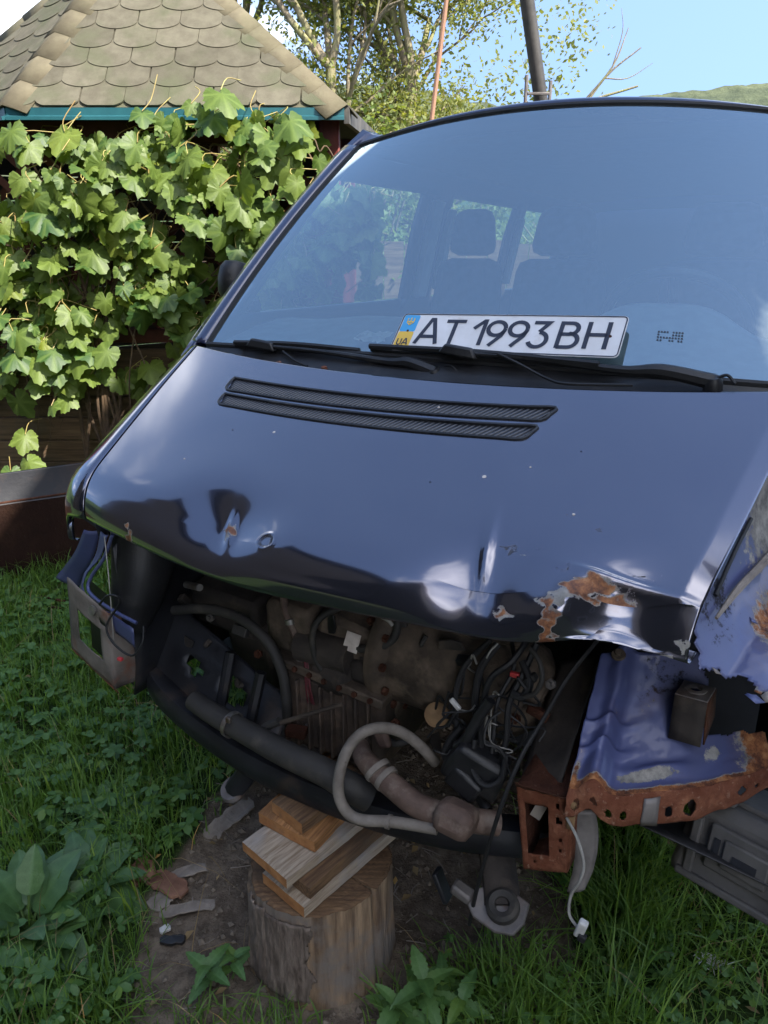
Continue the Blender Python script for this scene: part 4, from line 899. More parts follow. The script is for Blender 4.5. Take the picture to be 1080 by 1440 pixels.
# --- lower control arm ends
arm = cap_tube([(-0.213, 0.270, 0.282), (-0.251, 0.260, 0.214), (-0.289, 0.250, 0.153)], .034, .026, 'control_arm', 'black_metal')
MB().lathe([(0, .002), (.010, .004), (.016, .0), (.030, .002), (.034, -.008), (.030, -.02)], (-0.292, 0.235, 0.158), (-.1, -.55, .8), 18).build('ball_joint', 'dirty_steel', arm)
arm2 = cap_tube([(0.334, 0.340, 0.251), (0.368, 0.290, 0.212), (0.395, 0.250, 0.175), (0.410, 0.220, 0.154)], .036, .022, 'control_arm', 'cast_dark')
jc = Vector((0.415, 0.205, 0.175))
MB().lathe([(.013, -.012), (.015, .004), (.026, .008), (.033, .002), (.034, -.014), (.022, -.022), (0, -.02)], jc, (0, -.45, .9), 22).build('bushing', 'dusty_rubber', arm2)
ud = Vector((1, 0, 0)); vd = Vector((0, .9, .45)).normalized()
MB().prism([(-.075, -.012), (-.05, -.035), (.0, -.046), (.035, -.038), (.048, -.01), (.046, .03), (.0, .042), (-.045, .03), (-.06, .02)], jc + Vector((0, .004, -.014)), ud, vd, -.010).build('mount_plate', 'dirty_steel', arm2, bevel=.003)
MB().box(jc + Vector((-.085, 0, -.008)), (.045, .03, .022), rotm('Y', 20)).build('mount_tab', 'dirty_steel', arm2, bevel=.006)
MB().box((0.283, 0.210, 0.156), (.012, .03, .07), rotm('Y', -24)).build('hanging_bracket', 'black_metal', arm2, bevel=.003)
# --- radiator hose and clamp along the cross member
rh = T('coolant_hose', [(-0.409, 0.250, 0.358), (-0.334, 0.235, 0.353), (-0.207, 0.210, 0.355), (-0.088, 0.195, 0.350), (0.009, 0.190, 0.346), (0.064, 0.200, 0.324), (0.105, 0.220, 0.299)], [.024, .026, .028, .029, .031, .033], 'dusty_rubber', n=16)
ca, cb = Vector((-0.273, 0.222, 0.355)), Vector((-0.256, 0.219, 0.354)); MB().lathe([(.029, -.006), (.0315, -.006), (.0315, .006), (.029, .006)], (ca + cb) / 2, (cb - ca), 24).build('hose_clamp', 'zinc', rh)
MB().box((-0.246, 0.190, 0.391), (.014, .01, .014)).build('clamp_screw', 'zinc', rh, bevel=.002)
# --- engine
eng = MB().box((-.08, .60, .55), (.46, .30, .36)).build('engine', 'cast_dark', van, bevel=.02); eng['label'] = 'grimy engine and gearbox showing under the bonnet'
m = MB().box((-.07, .47, .36), (.27, .26, .20), None, 1.06)
m.build('oil_sump', 'sump_brown', eng, bevel=.015)
for k in range(8): MB().box((-.185 + k * .032, .331, .36), (.007, .02, .18)).build('sump_rib', 'sump_brown', eng, bevel=.003)
MB().box((-.07, .345, .472), (.30, .05, .022), rotm('Y', 7)).build('sump_flange', 'cast_brown', eng, bevel=.004)
for k in range(7): MB().lathe([(0, .006), (.007, .006), (.007, 0)], (-.19 + k * .04, .318, .488 - k * .0045), (0, -1, .3), 6).build('sump_bolt', 'dark_rust', eng)
bell = MB().lathe([(0, -.01), (.13, -.01), (.158, 0), (.165, .02), (.16, .035), (.142, .05), (.136, .10), (.128, .18), (.118, .26), (.10, .33), (.06, .37), (0, .375)], (.045, .485, .545), (.98, -.12, -.1), 44).build('gearbox_bell', 'cast_brown', eng)
for k in range(10):
    a = k * .42 + 2.2; MB().lathe([(0, .010), (.009, .010), (.0095, 0)], Vector((.06, .485, .545)) + Vector((.01, math.sin(a) * .158, math.cos(a) * .158)), (1, -.1, -.1), 6).build('bell_bolt', 'dark_rust', eng)
for a in (.3, .8, 1.4): 
    p0 = Vector((.09, .485 - .137 * math.cos(a - .5), .545 + .137 * math.sin(a - .5))); T('cast_rib', [p0, p0 + Vector((.15, .0, -.02)), p0 + Vector((.26, .03, -.03))], .008, 'cast_brown', eng, n=6, res=3)
capc = Vector((0.204, 0.335, 0.466)); m = MB().lathe([(0, .012), (.020, .012), (.0265, .008), (.027, -.02)], capc, (.1, -.85, .45), 26); m.build('cover_cap', 'cap_tan', eng)
MB().box((.05, .42, .42), (.06, .06, .12), rotm('Y', 15)).build('starter_foot', 'cast_brown', eng, bevel=.012)
T('starter_motor', [(-.16, .36, .53), (-.02, .36, .53)], .042, 'cast_dark', eng, n=18, res=1)
MB().lathe([(0, 0), (.03, 0), (.048, .01), (.052, .05), (.045, .09), (.03, .10), (0, .1)], (-0.113, 0.380, 0.474), (.9, -.2, 0), 24).build('alternator', 'cast_dark', eng)
for p, d in (((-0.185, 0.400, 0.568), (.13, .12, .13)), ((-0.039, 0.420, 0.568), (.16, .12, .10)), ((0.027, 0.420, 0.503), (.07, .12, .10)), ((-0.477, 0.500, 0.497), (.22, .10, .12)), ((-0.415, 0.550, 0.373), (.14, .14, .20)), ((0.018, 0.370, 0.498), (.09, .05, .055))):
    MB().box(p, d, rotm('Y', random.uniform(-14, 14)) @ rotm('X', random.uniform(-12, 12))).build('casting', random.choice(('cast_dark', 'cast_dark', 'cast_brown')), eng, bevel=.016)
# radiator-side dirty plate behind the sump
MB().box((-.30, .60, .40), (.14, .05, .30)).build('side_casting', 'cast_dark', eng, bevel=.01)
# labels on the air box
for px_, sz, ry in (((-0.013, 0.345, 0.576), (.036, .002, .042), 6), ((-0.049, 0.335, 0.502), (.030, .002, .018), 8)): MB().box(px_, sz, rotm('Y', ry) @ rotm('X', -22)).build('sticker', 'paper', eng)
# --- hoses and pipes
T('vacuum_hose', [(-0.528, 0.330, 0.539), (-0.411, 0.320, 0.574), (-0.304, 0.310, 0.582), (-0.215, 0.300, 0.550), (-0.174, 0.300, 0.478), (-0.165, 0.300, 0.406), (-0.173, 0.310, 0.346)], .0125, 'dusty_rubber', n=12)
T('vent_hose', [(-0.036, 0.340, 0.659), (-0.077, 0.330, 0.632), (-0.097, 0.320, 0.598), (-0.099, 0.320, 0.544), (-0.089, 0.330, 0.500), (-0.073, 0.340, 0.468)], .0075, 'dusty_rubber')
T('vent_hose', [(0.094, 0.360, 0.670), (0.092, 0.350, 0.615), (0.054, 0.340, 0.581), (-0.007, 0.350, 0.560)], .009, 'dusty_rubber')
br = T('copper_pipe', [(-0.208, 0.360, 0.656), (-0.187, 0.340, 0.612), (-0.169, 0.340, 0.571), (-0.157, 0.350, 0.533)], .0095, 'brown_hose')
MB().lathe([(.0, -.008), (.013, -.006), (.013, .006), (0, .008)], (-0.174, 0.338, 0.592), (.2, 0, -1), 12).build('pipe_clip', 'zinc', br)
for k in range(5): T('loom_wire', [(-0.144, 0.340, 0.550), (-0.124, 0.330, 0.505), (-0.111, 0.320, 0.449), (-0.105, 0.320, 0.404)] if k == 0 else [Vector(p) + Vector((.004 * k - .012 + .006 * math.sin(k + j), .003 * (k % 2), 0)) for j, p in enumerate([(-0.144, 0.340, 0.550), (-0.128, 0.330, 0.504), (-0.115, 0.320, 0.448), (-0.109, 0.320, 0.403)])], .0019, 'red_wire', n=5)
st = T('steel_bolt', [(-0.509, 0.360, 0.602), (-0.436, 0.330, 0.621)], .009, 'zinc', n=12, res=1)
T('clip_wire', [(0.059, 0.330, 0.666), (0.096, 0.310, 0.672), (0.108, 0.310, 0.662)], .004, 'wire_grey', n=6)
# link rod across the sump
T('link_rod', [(-0.237, 0.250, 0.313), (-0.158, 0.240, 0.376), (-0.064, 0.260, 0.427), (-0.004, 0.290, 0.452)], [.008, .006, .005, .005], 'cast_brown', n=8)
T('link_rod', [(-0.218, 0.235, 0.331), (-0.175, 0.235, 0.370), (-0.142, 0.240, 0.393)], .010, 'dusty_rubber', n=8)
# --- big brown pipe, silencer-like joint and grey hose loop
bp_ = T('charge_pipe', [(0.063, 0.250, 0.394), (0.088, 0.225, 0.386), (0.133, 0.200, 0.384), (0.184, 0.185, 0.375), (0.235, 0.180, 0.358), (0.287, 0.190, 0.348), (0.325, 0.200, 0.346), (0.384, 0.240, 0.331)], [.019, .021, .0235, .0245, .0245, .024, .024, .024], 'brown_hose', n=18)
for a_, b_, r_ in (((0.128, 0.203, 0.392), (0.141, 0.199, 0.385), .029), ((0.153, 0.195, 0.384), (0.164, 0.192, 0.380), .0275)):
    MB().lathe([(.020, -.007), (r_, -.006), (r_ + .001, 0), (r_, .006), (.020, .007)], (Vector(a_) + Vector(b_)) / 2, Vector(b_) - Vector(a_), 22).build('pipe_collar', 'grey_hose', bp_)
MB().box((0.322, 0.175, 0.365), (.080, .075, .062), rotm('Y', 8) @ rotm('X', -20)).build('pipe_joint', 'brown_hose', bp_, bevel=.02)
gl = T('grey_hose', [(0.218, 0.300, 0.374), (0.198, 0.270, 0.425), (0.166, 0.245, 0.463), (0.136, 0.210, 0.485), (0.108, 0.180, 0.479), (0.093, 0.150, 0.452), (0.090, 0.125, 0.410), (0.092, 0.120, 0.364), (0.112, 0.120, 0.332), (0.143, 0.125, 0.324), (0.192, 0.140, 0.330), (0.239, 0.155, 0.330), (0.288, 0.165, 0.333)], .0115, 'grey_hose', n=14)
MB().lathe([(.012, -.004), (.0145, -.004), (.0145, .004), (.012, .004)], (0.194, 0.141, 0.329), (1, .1, -.05), 18).build('hose_clip', 'grey_hose', gl)
MB().box((0.106, 0.270, 0.419), (.035, .018, .055), rotm('Y', -22)).build('elbow', 'brown_hose', gl, bevel=.01)
# --- loom tangle and black boxes on the left
lm = MB().box((0.329, 0.260, 0.435), (.125, .075, .085), rotm('Y', 24) @ rotm('Z', 10), .85).build('relay_box', 'black_plastic', van, bevel=.012)
MB().box((0.315, 0.235, 0.408), (.07, .04, .05), rotm('Y', 30)).build('relay_lid', 'black_plastic', lm, bevel=.008)
T('tail_pipe', [(0.328, 0.270, 0.360), (0.358, 0.250, 0.344)], .012, 'black_plastic', lm)
looms = ([(0.327, 0.340, 0.664), (0.306, 0.310, 0.618), (0.305, 0.290, 0.556), (0.318, 0.280, 0.493), (0.312, 0.270, 0.447)], [(0.352, 0.350, 0.674), (0.372, 0.310, 0.637), (0.355, 0.280, 0.577), (0.354, 0.270, 0.511), (0.355, 0.260, 0.445)], [(0.391, 0.340, 0.696), (0.372, 0.300, 0.657), (0.338, 0.280, 0.619), (0.328, 0.270, 0.551), (0.333, 0.260, 0.477)],
    [(0.312, 0.340, 0.668), (0.270, 0.320, 0.611), (0.258, 0.300, 0.544), (0.277, 0.280, 0.463)], [(0.408, 0.330, 0.690), (0.394, 0.300, 0.633), (0.378, 0.280, 0.576), (0.380, 0.270, 0.504), (0.370, 0.260, 0.434)], [(0.285, 0.250, 0.409), (0.258, 0.260, 0.431), (0.265, 0.270, 0.464), (0.284, 0.280, 0.495)], [(0.324, 0.250, 0.497), (0.329, 0.230, 0.446), (0.360, 0.220, 0.424), (0.387, 0.230, 0.442), (0.389, 0.250, 0.487)], [(0.389, 0.310, 0.657), (0.412, 0.290, 0.628), (0.404, 0.280, 0.600), (0.382, 0.280, 0.601)])
for k, p in enumerate(looms): T('loom', p, random.choice((.006, .008, .0045, .0065)), random.choice(('rubber', 'rubber', 'dusty_rubber')), lm, n=7)
for k in range(22):
    a = Vector(looms[k % 5][random.randrange(1, 4)]) + Vector((random.uniform(-.03, .03), random.uniform(-.02, .01), random.uniform(-.03, .03))); pts = [a]
    for j in range(4): pts.append(pts[-1] + Vector((random.gauss(0, .024), random.gauss(0, .010), random.gauss(-.022, .03))))
    T('wire', pts, random.uniform(.0014, .003), 'rubber' if k % 7 else 'wire_grey', lm, n=5, res=5)
T('ribbed_sleeve', [(0.347, 0.262, 0.585), (0.326, 0.255, 0.542), (0.305, 0.250, 0.490), (0.286, 0.250, 0.467)], .011, 'black_plastic', lm, n=10)
T('bent_tube', [(0.412, 0.280, 0.704), (0.433, 0.270, 0.688), (0.442, 0.265, 0.657), (0.431, 0.265, 0.624), (0.411, 0.270, 0.607)], .0048, 'dusty_rubber', lm)
T('white_wire', [(0.338, 0.310, 0.681), (0.328, 0.300, 0.668), (0.322, 0.295, 0.652)], .002, 'wire_grey', lm, n=5)
MB().box((0.265, 0.285, 0.538), (.028, .008, .010), rotm('Y', 42)).build('connector', 'white_plastic', lm, bevel=.002)
T('connector_wire', [(0.277, 0.285, 0.529), (0.298, 0.280, 0.535), (0.309, 0.280, 0.552)], .002, 'wire_grey', lm, n=5)
MB().box((0.382, 0.290, 0.636), (.018, .010, .010)).build('connector', 'red_plastic', lm, bevel=.002)
MB().box((0.409, 0.300, 0.629), (.03, .02, .016), rotm('Y', -40)).build('connector', 'dusty_rubber', lm, bevel=.004)
T('long_cable', [(0.519, 0.360, 0.720), (0.482, 0.300, 0.658), (0.453, 0.260, 0.581), (0.430, 0.220, 0.521), (0.413, 0.190, 0.449), (0.392, 0.180, 0.343), (0.368, 0.190, 0.213), (0.350, 0.200, 0.096)], .0042, 'rubber', lm, n=7)
# --- left longitudinal with rusty open end
cq = [Vector((0.430, 0.195, 0.466)), Vector((0.528, 0.195, 0.476)), Vector((0.536, 0.195, 0.317)), Vector((0.455, 0.195, 0.289))]
m = MB().sheet(lambda u, v: quad(u, v, cq, 0), sorted(set(np.linspace(0, 1, 17).tolist() + [.13, .60])), sorted(set(np.linspace(0, 1, 23).tolist() + [.17, .80])), keep=lambda u, v: not (.13 < u < .60 and .17 < v < .80) and not any((u - a) ** 2 * .55 + (v - b) ** 2 < r for a, b, r in ((.78, .12, .0016), (.80, .33, .0014), (.82, .55, .0010), (.30, .90, .0009), (.84, .72, .0007), (.45, .09, .0006))))
lg = m.build('chassis_leg', 'rust', van, solid=.003, off=1); lg['label'] = 'rusty open chassis leg end with square hole'
w3 = Vector((.012, .5, .03))
for q0, q1, nm in ((cq[0], cq[1], 'leg_top'), (cq[1], cq[2], 'leg_side'), (cq[2], cq[3], 'leg_bottom'), (cq[3], cq[0], 'leg_inner')):
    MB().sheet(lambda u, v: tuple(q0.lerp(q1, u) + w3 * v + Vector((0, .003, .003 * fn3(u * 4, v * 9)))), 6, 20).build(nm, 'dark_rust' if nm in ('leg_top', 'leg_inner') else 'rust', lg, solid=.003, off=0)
MB().box((0.465, 0.230, 0.401), (.02, .004, .035), rotm('Y', 20)).build('peeling_flake', 'scrap_grey', lg)
MB().sheet(lambda u, v: tuple(Vector(cq[0]).lerp(cq[1], u) + Vector((0, -.012 * v, .016 * v * (1 - .5 * u) + .003 * fn3(u * 9, v)))), 20, 4).build('leg_lip', 'dark_rust', lg, solid=.002, off=0)
# pale bent strip beside the leg
strip([(0.518, 0.240, 0.423), (0.534, 0.240, 0.358), (0.538, 0.235, 0.298), (0.533, 0.225, 0.247)], ((.045, .02, 0), (.03, .01, .01))).build('bent_strip', 'dirty_steel', lg, solid=.002, off=0)
MB().sheet(lambda u, v: tuple(Vector((0.528, 0.185, 0.477)) + Vector((.014 * u, .006, -.06 * v))), 5, 8).build('yellow_flange', 'cap_tan', lg, solid=.002, off=0)
# lower inner plate behind the leg, between bay and wheelhouse
MB().sheet(lambda u, v: tuple(Vector((0.503, 0.230, 0.479)).lerp(Vector((0.505, 0.450, 0.636)), v) + Vector((-.085 * u, .02 * u, -.05 * u))), 10, 24).build('inner_side', 'cast_dark', van, solid=.003, off=0)
MB().sheet(lambda u, v: (.40 + .14 * u, .42 + .4 * v, .46 + .22 * u + .1 * v), 8, 8).build('wheelhouse', 'cast_dark', van, solid=.003)
# --- crumpled blue tray with rusty front flange
def tray(u, v):
    F = Vector((.525 + .31 * u, .190 + .045 * u + .19 * u * u, .500 + .012 * u)); Bk = Vector((.515 + .27 * u, .40 + .10 * u, .665 + .03 * u))
    p = F.lerp(Bk, v); z = -.035 * math.sin(v * math.pi) ** .8 * min(1, u / .2)
    z += .030 * math.exp(-((u - .13 - .02 * v) / .055) ** 2) * (1 - .25 * v)
    for vr in (.30, .50): z += .011 * math.exp(-((v - vr - .35 * (u - .1)) / .028) ** 2) * math.exp(-((u - .12) / .13) ** 2)
    z += .012 * math.exp(-((v - .18 - .1 * u) / .05) ** 2) * math.exp(-((u - .45) / .15) ** 2) + .004 * fn3(u * 3.2, v * 3.2, 4) + .0012 * fn3(u * 14, v * 14, 6)
    return p + Vector((.004 * fn3(u * 6, v * 6, 9), 0, z))
nu_, nv_ = 90, 70; m = MB(); m.sheet(lambda u, v: tuple(tray(u, v)), nu_, nv_, keep=lambda u, v: not (u > .66 + .08 * fn3(v * 9, 2.) and v > .42 + .22 * (1 - u) + .05 * fn3(u * 11, 5.)))
ru, ba, gr = [], [], []
for v in np.linspace(0, 1, nv_):
    for u in np.linspace(0, 1, nu_):
        ru.append(max(1.1 * math.exp(-(v / .07) ** 2), 1. * math.exp(-((u - 1) / .16) ** 2), .8 * math.exp(-((u - .02) / .03) ** 2 - ((v - .05) / .2) ** 2), .5 * max(0, fn3(u * 4, v * 4, 3.))))
        ba.append(max(.85 * math.exp(-((v - .13 - .10 * u) / .06) ** 2) * math.exp(-((u - .38) / .22) ** 2), .62 * math.exp(-((u - .72) / .06) ** 2 - ((v - .32) / .10) ** 2), .5 * max(0, fn3(u * 6, v * 6, 13.))))
        gr.append(max(.5 * math.exp(-((u - .40) / .22) ** 2 - ((v - .85) / .25) ** 2), .42 * max(0, fn3(u * 5, v * 5, 33.))))
m.attrs = {'rust': ru, 'bare': ba, 'grime': gr}; ty_ = m.build('front_tray', 'torn_paint', van, solid=.002, off=0, ang=60); ty_['label'] = 'crumpled blue sheet metal tray with rusted edge'
HL = ((.055, .55, .011), (.15, .62, .007), (.22, .62, .008), (.30, .62, .008), (.52, .6, .009), (.62, .55, .014), (.86, .5, .009), (.93, .55, .006))
def flange(u, v):
    p = tray(u, 0); h = .050 + .010 * math.sin(u * 3) + .006 * fn3(u * 7, 3.) - .02 * max(0, u - .8) * 3
    return p + Vector((.002 * fn3(u * 20, v * 3), -.012 * math.sin(v * 2.2) - .004 * fn3(u * 9, v * 2, 7), -h * v + .002 * fn3(u * 22, v * 5)))
m = MB(); m.sheet(lambda u, v: tuple(flange(u, v)), 150, 22, keep=lambda u, v: not any((u - a) ** 2 * .42 ** 2 + (v - b) ** 2 * .05 ** 2 < (r * .9) ** 2 for a, b, r in HL)); m.build('front_flange', 'rust', ty_, solid=.0025, off=0)
MB().sheet(lambda u, v: tuple(flange(.40 + .075 * u, .12 + .92 * v) + Vector((0, -.004, 0))), 5, 6).build('pale_clip', 'dirty_steel', ty_, solid=.0015, off=0)
# studs, bracket with a hole
MB().lathe([(0, .012), (.006, .012), (.006, .004), (.012, .004), (.014, 0)], tray(.12, .93) + Vector((0, 0, .004)), (0, -.5, .85), 14).build('stud', 'cast_brown', ty_)
bt = tray(.60, .55) + Vector((.0, 0, .075)); bq = [(-.036, -.035), (.034, -.030), (.036, .04), (-.030, .045)]
bk = MB(); ex_ = Vector((1, -.12, .05)).normalized(); ey_ = Vector((.12, .98, .0)).normalized()
nb = 26
bk.sheet(lambda u, v: tuple(bt + ex_ * (-.028 + .056 * u) + ey_ * (-.030 + .058 * v)), nb, nb, keep=lambda u, v: ((u - .5) * .056) ** 2 + ((v - .52) * .058) ** 2 > .011 ** 2)
bo = bk.build('bracket', 'dirty_steel', ty_, solid=.003, off=0)
f0 = bt - ey_ * .030
MB().sheet(lambda u, v: tuple(f0 + ex_ * (-.028 + .056 * u) + Vector((0, -.010, -.085)) * v), 4, 5).build('bracket_face', 'cast_dark', bo, solid=.003, off=0)
s0 = bt + ex_ * .028; MB().sheet(lambda u, v: tuple(s0 + ey_ * (-.030 + .058 * u) + Vector((.004, 0, -.085 + .03 * u)) * v), 4, 5).build('bracket_side', 'dark_rust', bo, solid=.003, off=0)
MB().lathe([(.012, 0), (.019, .001), (.0195, .004), (.012, .005)], bt + ey_ * .001 + Vector((0, -.001, .002)), ex_.cross(ey_), 22).build('bracket_collar', 'dirty_steel', bo)
# --- left inner wing, bare and torn where the outer wing is gone
def wing(u, v):
    y = .20 + .75 * v; h = [float(c) for c in hood_base(np.float64(1.), np.float64(min(1, max(.12, (y - .21) / .57 * .82 + .16))))]
    xh = h[0] * .985; zh = min(h[2] - .012, .80 + (y - .2) * .47)
    zf = .735 + .06 * v - .05 * max(0, .25 - v)
    if u < .38: k = u / .38; p = Vector((xh - .02 + .075 * k ** 1.4, y, zh + (zf - zh) * (k ** .8)))
    else: k = (u - .38) / .62; p = Vector((xh + .055 + .24 * k, y, zf - .03 * k - .05 * k * k))
    p += Vector((.004 * fn3(u * 3, v * 4, 21), 0, .012 * fn3(u * 3, v * 4, 11) * min(1, u * 2.2) + .0018 * fn3(u * 14, v * 16, 15)))
    return p
nu_, nv_ = 70, 110; m = MB(); m.sheet(lambda u, v: tuple(wing(u, v)), nu_, nv_, keep=lambda u, v: v > .10 + .06 * fn3(u * 6, 1.) + .03 * fn3(u * 23, 2.))
ru, ba, gr = [], [], []
for v in np.linspace(0, 1, nv_):
    for u in np.linspace(0, 1, nu_):
        ru.append(max(1.15 * math.exp(-((u - .52) / .22) ** 2 - ((v - .46) / .20) ** 2), .9 * math.exp(-((v - .06) / .05) ** 2) * (u > .45), .7 * math.exp(-((u - 1) / .2) ** 2)))
        ba.append(max(.75 * math.exp(-((u - .12) / .25) ** 2 - ((v - .62) / .22) ** 2), .8 * math.exp(-((u - .75) / .12) ** 2 - ((v - .20) / .07) ** 2), .6 * math.exp(-((u - .55) / .3) ** 2 - ((v - .82) / .14) ** 2)))
        gr.append(max(.6 * max(0, fn3(u * 5, v * 8, 43.)), .55 * math.exp(-((u - .15) / .2) ** 2 - ((v - .25) / .15) ** 2)))
m.attrs = {'rust': ru, 'bare': ba, 'grime': gr}; wg = m.build('inner_wing', 'torn_paint', van, solid=.002, off=0, ang=60); wg['label'] = 'bare inner wing with flaking blue paint and rust'
T('sealing_strip', [wing(.22, .98) + Vector((0, -.005, .015)), wing(.27, .74) + Vector((.004, -.005, .018)), wing(.25, .52) + Vector((.004, -.008, .020)), wing(.22, .34) + Vector((0, -.01, .022)), wing(.20, .20) + Vector((0, -.012, .018))], [.007, .008, .008, .007, .003], 'scrap_grey', wg, n=6)
T('wing_wire', [wing(.10, .50) + Vector((0, 0, .02)), wing(.10, .36) + Vector((.003, -.01, .02)), wing(.13, .24) + Vector((0, -.012, .014))], .004, 'rubber', wg)
for k in range(26):
    u, v = random.uniform(.3, .95), .04 + .05 * random.random() if k % 2 else random.uniform(.32, .7); p = wing(u, v); a = random.uniform(0, 6.28); s = random.uniform(.006, .016)
    MB().add([p + Vector((s * math.cos(a), s * math.sin(a), .004)), p + Vector((s * math.cos(a + 2), s * math.sin(a + 2), .012)), p + Vector((s * math.cos(a + 3.4), s * math.sin(a + 3.4), .006)), p + Vector((s * math.cos(a + 4.9), s * math.sin(a + 4.9), .002))], [(0, 1, 2, 3)]).build('paint_flake', 'torn_paint' if k % 3 else 'scrap_grey', wg, solid=.0008)
# --- grey ribbed plastic housing hanging low on the left
ph = MB().box((.845, .40, .345), (.26, .20, .16), rotm('Z', -18) @ rotm('X', -12), .86).build('plastic_housing', 'grey_plastic', van, bevel=.018)
fr_ = rotm('Z', -18) @ rotm('X', -12); ph_c = Vector((.845, .40, .345))
def hp_(x, y, z): return ph_c + fr_ @ Vector((x, y, z))
for b0, d0 in (((.0, -.100, .01), (.13, .012, .085)), ((.005, -.108, .01), (.08, .012, .055)), ((-.09, -.098, -.01), (.018, .012, .12)), ((.10, -.098, -.01), (.018, .012, .12)), ((0, -.1, -.065), (.22, .016, .014)), ((-.02, .0, .083), (.16, .10, .012)), ((-.06, -.06, .09), (.03, .03, .02)), ((.05, -.06, .09), (.03, .03, .02))):
    MB().box(hp_(*b0), d0, fr_).build('moulded_boss', 'grey_plastic', ph, bevel=.004)
MB().box(hp_(.005, -.1145, .01), (.042, .003, .014), fr_).build('slot_shade', 'interior_dark', ph)  # dark plates painted in place of shaded openings
for k in range(2): MB().box(hp_(-.048 + .106 * k, -.106, .01), (.010, .006, .04), fr_).build('slot_shade', 'interior_dark', ph)
MB().lathe([(0, .006), (.014, .006), (.014, 0)], hp_(-.11, -.07, .05), fr_ @ Vector((0, -1, .3)), 14).build('housing_bolt', 'dirty_steel', ph)
MB().sheet(lambda u, v: (.62 + .30 * u, .28 + .22 * v, .41 - .10 * v - .05 * u), 8, 6).build('splash_guard', 'black_plastic', van, solid=.003)
# loose wire with a plug hanging to the ground
hw = T('hanging_wire', [(0.527, 0.190, 0.440), (0.554, 0.170, 0.420), (0.571, 0.160, 0.382), (0.569, 0.150, 0.351), (0.557, 0.150, 0.316), (0.559, 0.140, 0.283), (0.578, 0.130, 0.270)], .0028, 'wire_grey', van, n=6)
MB().box((0.585, 0.125, 0.277), (.016, .014, .036), rotm('Y', 14)).build('wire_plug', 'white_plastic', hw, bevel=.003)
MB().box((0.589, 0.120, 0.264), (.014, .012, .014), rotm('Y', 14)).build('plug_tip', 'rubber', hw, bevel=.002)

# small grimy clutter all over the bay: bolts, clips, short pipes, brackets
random.seed(77)
for k, q_ in enumerate(((-0.536, 0.365, 0.548), (-0.456, 0.365, 0.518), (-0.438, 0.365, 0.452), (-0.510, 0.365, 0.443), (-0.330, 0.365, 0.529), (-0.302, 0.365, 0.449), (-0.351, 0.365, 0.385), (-0.232, 0.365, 0.572), (-0.178, 0.365, 0.630), (-0.153, 0.365, 0.480), (-0.110, 0.365, 0.583), (-0.071, 0.365, 0.611), (-0.044, 0.365, 0.519), (0.021, 0.365, 0.616), (0.012, 0.365, 0.535), (0.048, 0.365, 0.588), (0.092, 0.365, 0.634), (0.118, 0.365, 0.598), (0.160, 0.365, 0.634), (0.225, 0.365, 0.634), (0.251, 0.365, 0.592), (0.094, 0.365, 0.495), (0.146, 0.365, 0.484), (0.204, 0.365, 0.545), (0.247, 0.365, 0.489), (0.095, 0.365, 0.405), (0.131, 0.365, 0.362), (0.184, 0.365, 0.370), (-0.178, 0.365, 0.367), (-0.137, 0.365, 0.330), (-0.218, 0.365, 0.404), (-0.264, 0.365, 0.350), (0.327, 0.365, 0.497), (0.373, 0.365, 0.495), (0.399, 0.365, 0.436), (0.365, 0.365, 0.372), (0.416, 0.365, 0.525), (0.432, 0.365, 0.595))):
    d_ = Vector(q_) + Vector((0, random.uniform(-.02, .02), random.uniform(-.01, .01)))
    mt = random.choice(('cast_dark', 'cast_dark', 'cast_brown', 'black_plastic', 'dusty_rubber', 'dark_rust'))
    t_ = k % 4
    if t_ == 0: MB().box(d_, (random.uniform(.015, .045), .02, random.uniform(.012, .035)), rotm('Y', random.uniform(-50, 50)) @ rotm('X', random.uniform(-30, 30))).build('clip', mt, eng, bevel=.003)
    elif t_ == 1: MB().lathe([(0, .016), (.006, .016), (.006, .008), (.011, .008), (.011, 0)], d_, (random.uniform(-.5, .5), -1, random.uniform(-.2, .6)), 6).build('bolt', random.choice(('dark_rust', 'dirty_steel', 'cast_brown')), eng)
    elif t_ == 2:
        e_ = Vector((random.gauss(0, .04), random.gauss(.01, .015), random.gauss(-.03, .04))); T('short_hose', [d_, d_ + e_ * .5 + Vector((random.gauss(0, .015), -.012, random.gauss(0, .012))), d_ + e_], random.uniform(.004, .010), mt, eng, n=8)
    else:
        w_ = random.uniform(.03, .06); MB().prism([(-w_ / 2, -.01), (w_ / 2, -.012), (w_ / 2 - .006, .008), (.004, .014), (-w_ / 2 + .004, .010)], d_, Vector((math.cos(k), .1, math.sin(k))).normalized(), Vector((-math.sin(k), -.2, math.cos(k))).normalized(), .006).build('bracket_piece', mt, eng, bevel=.002)

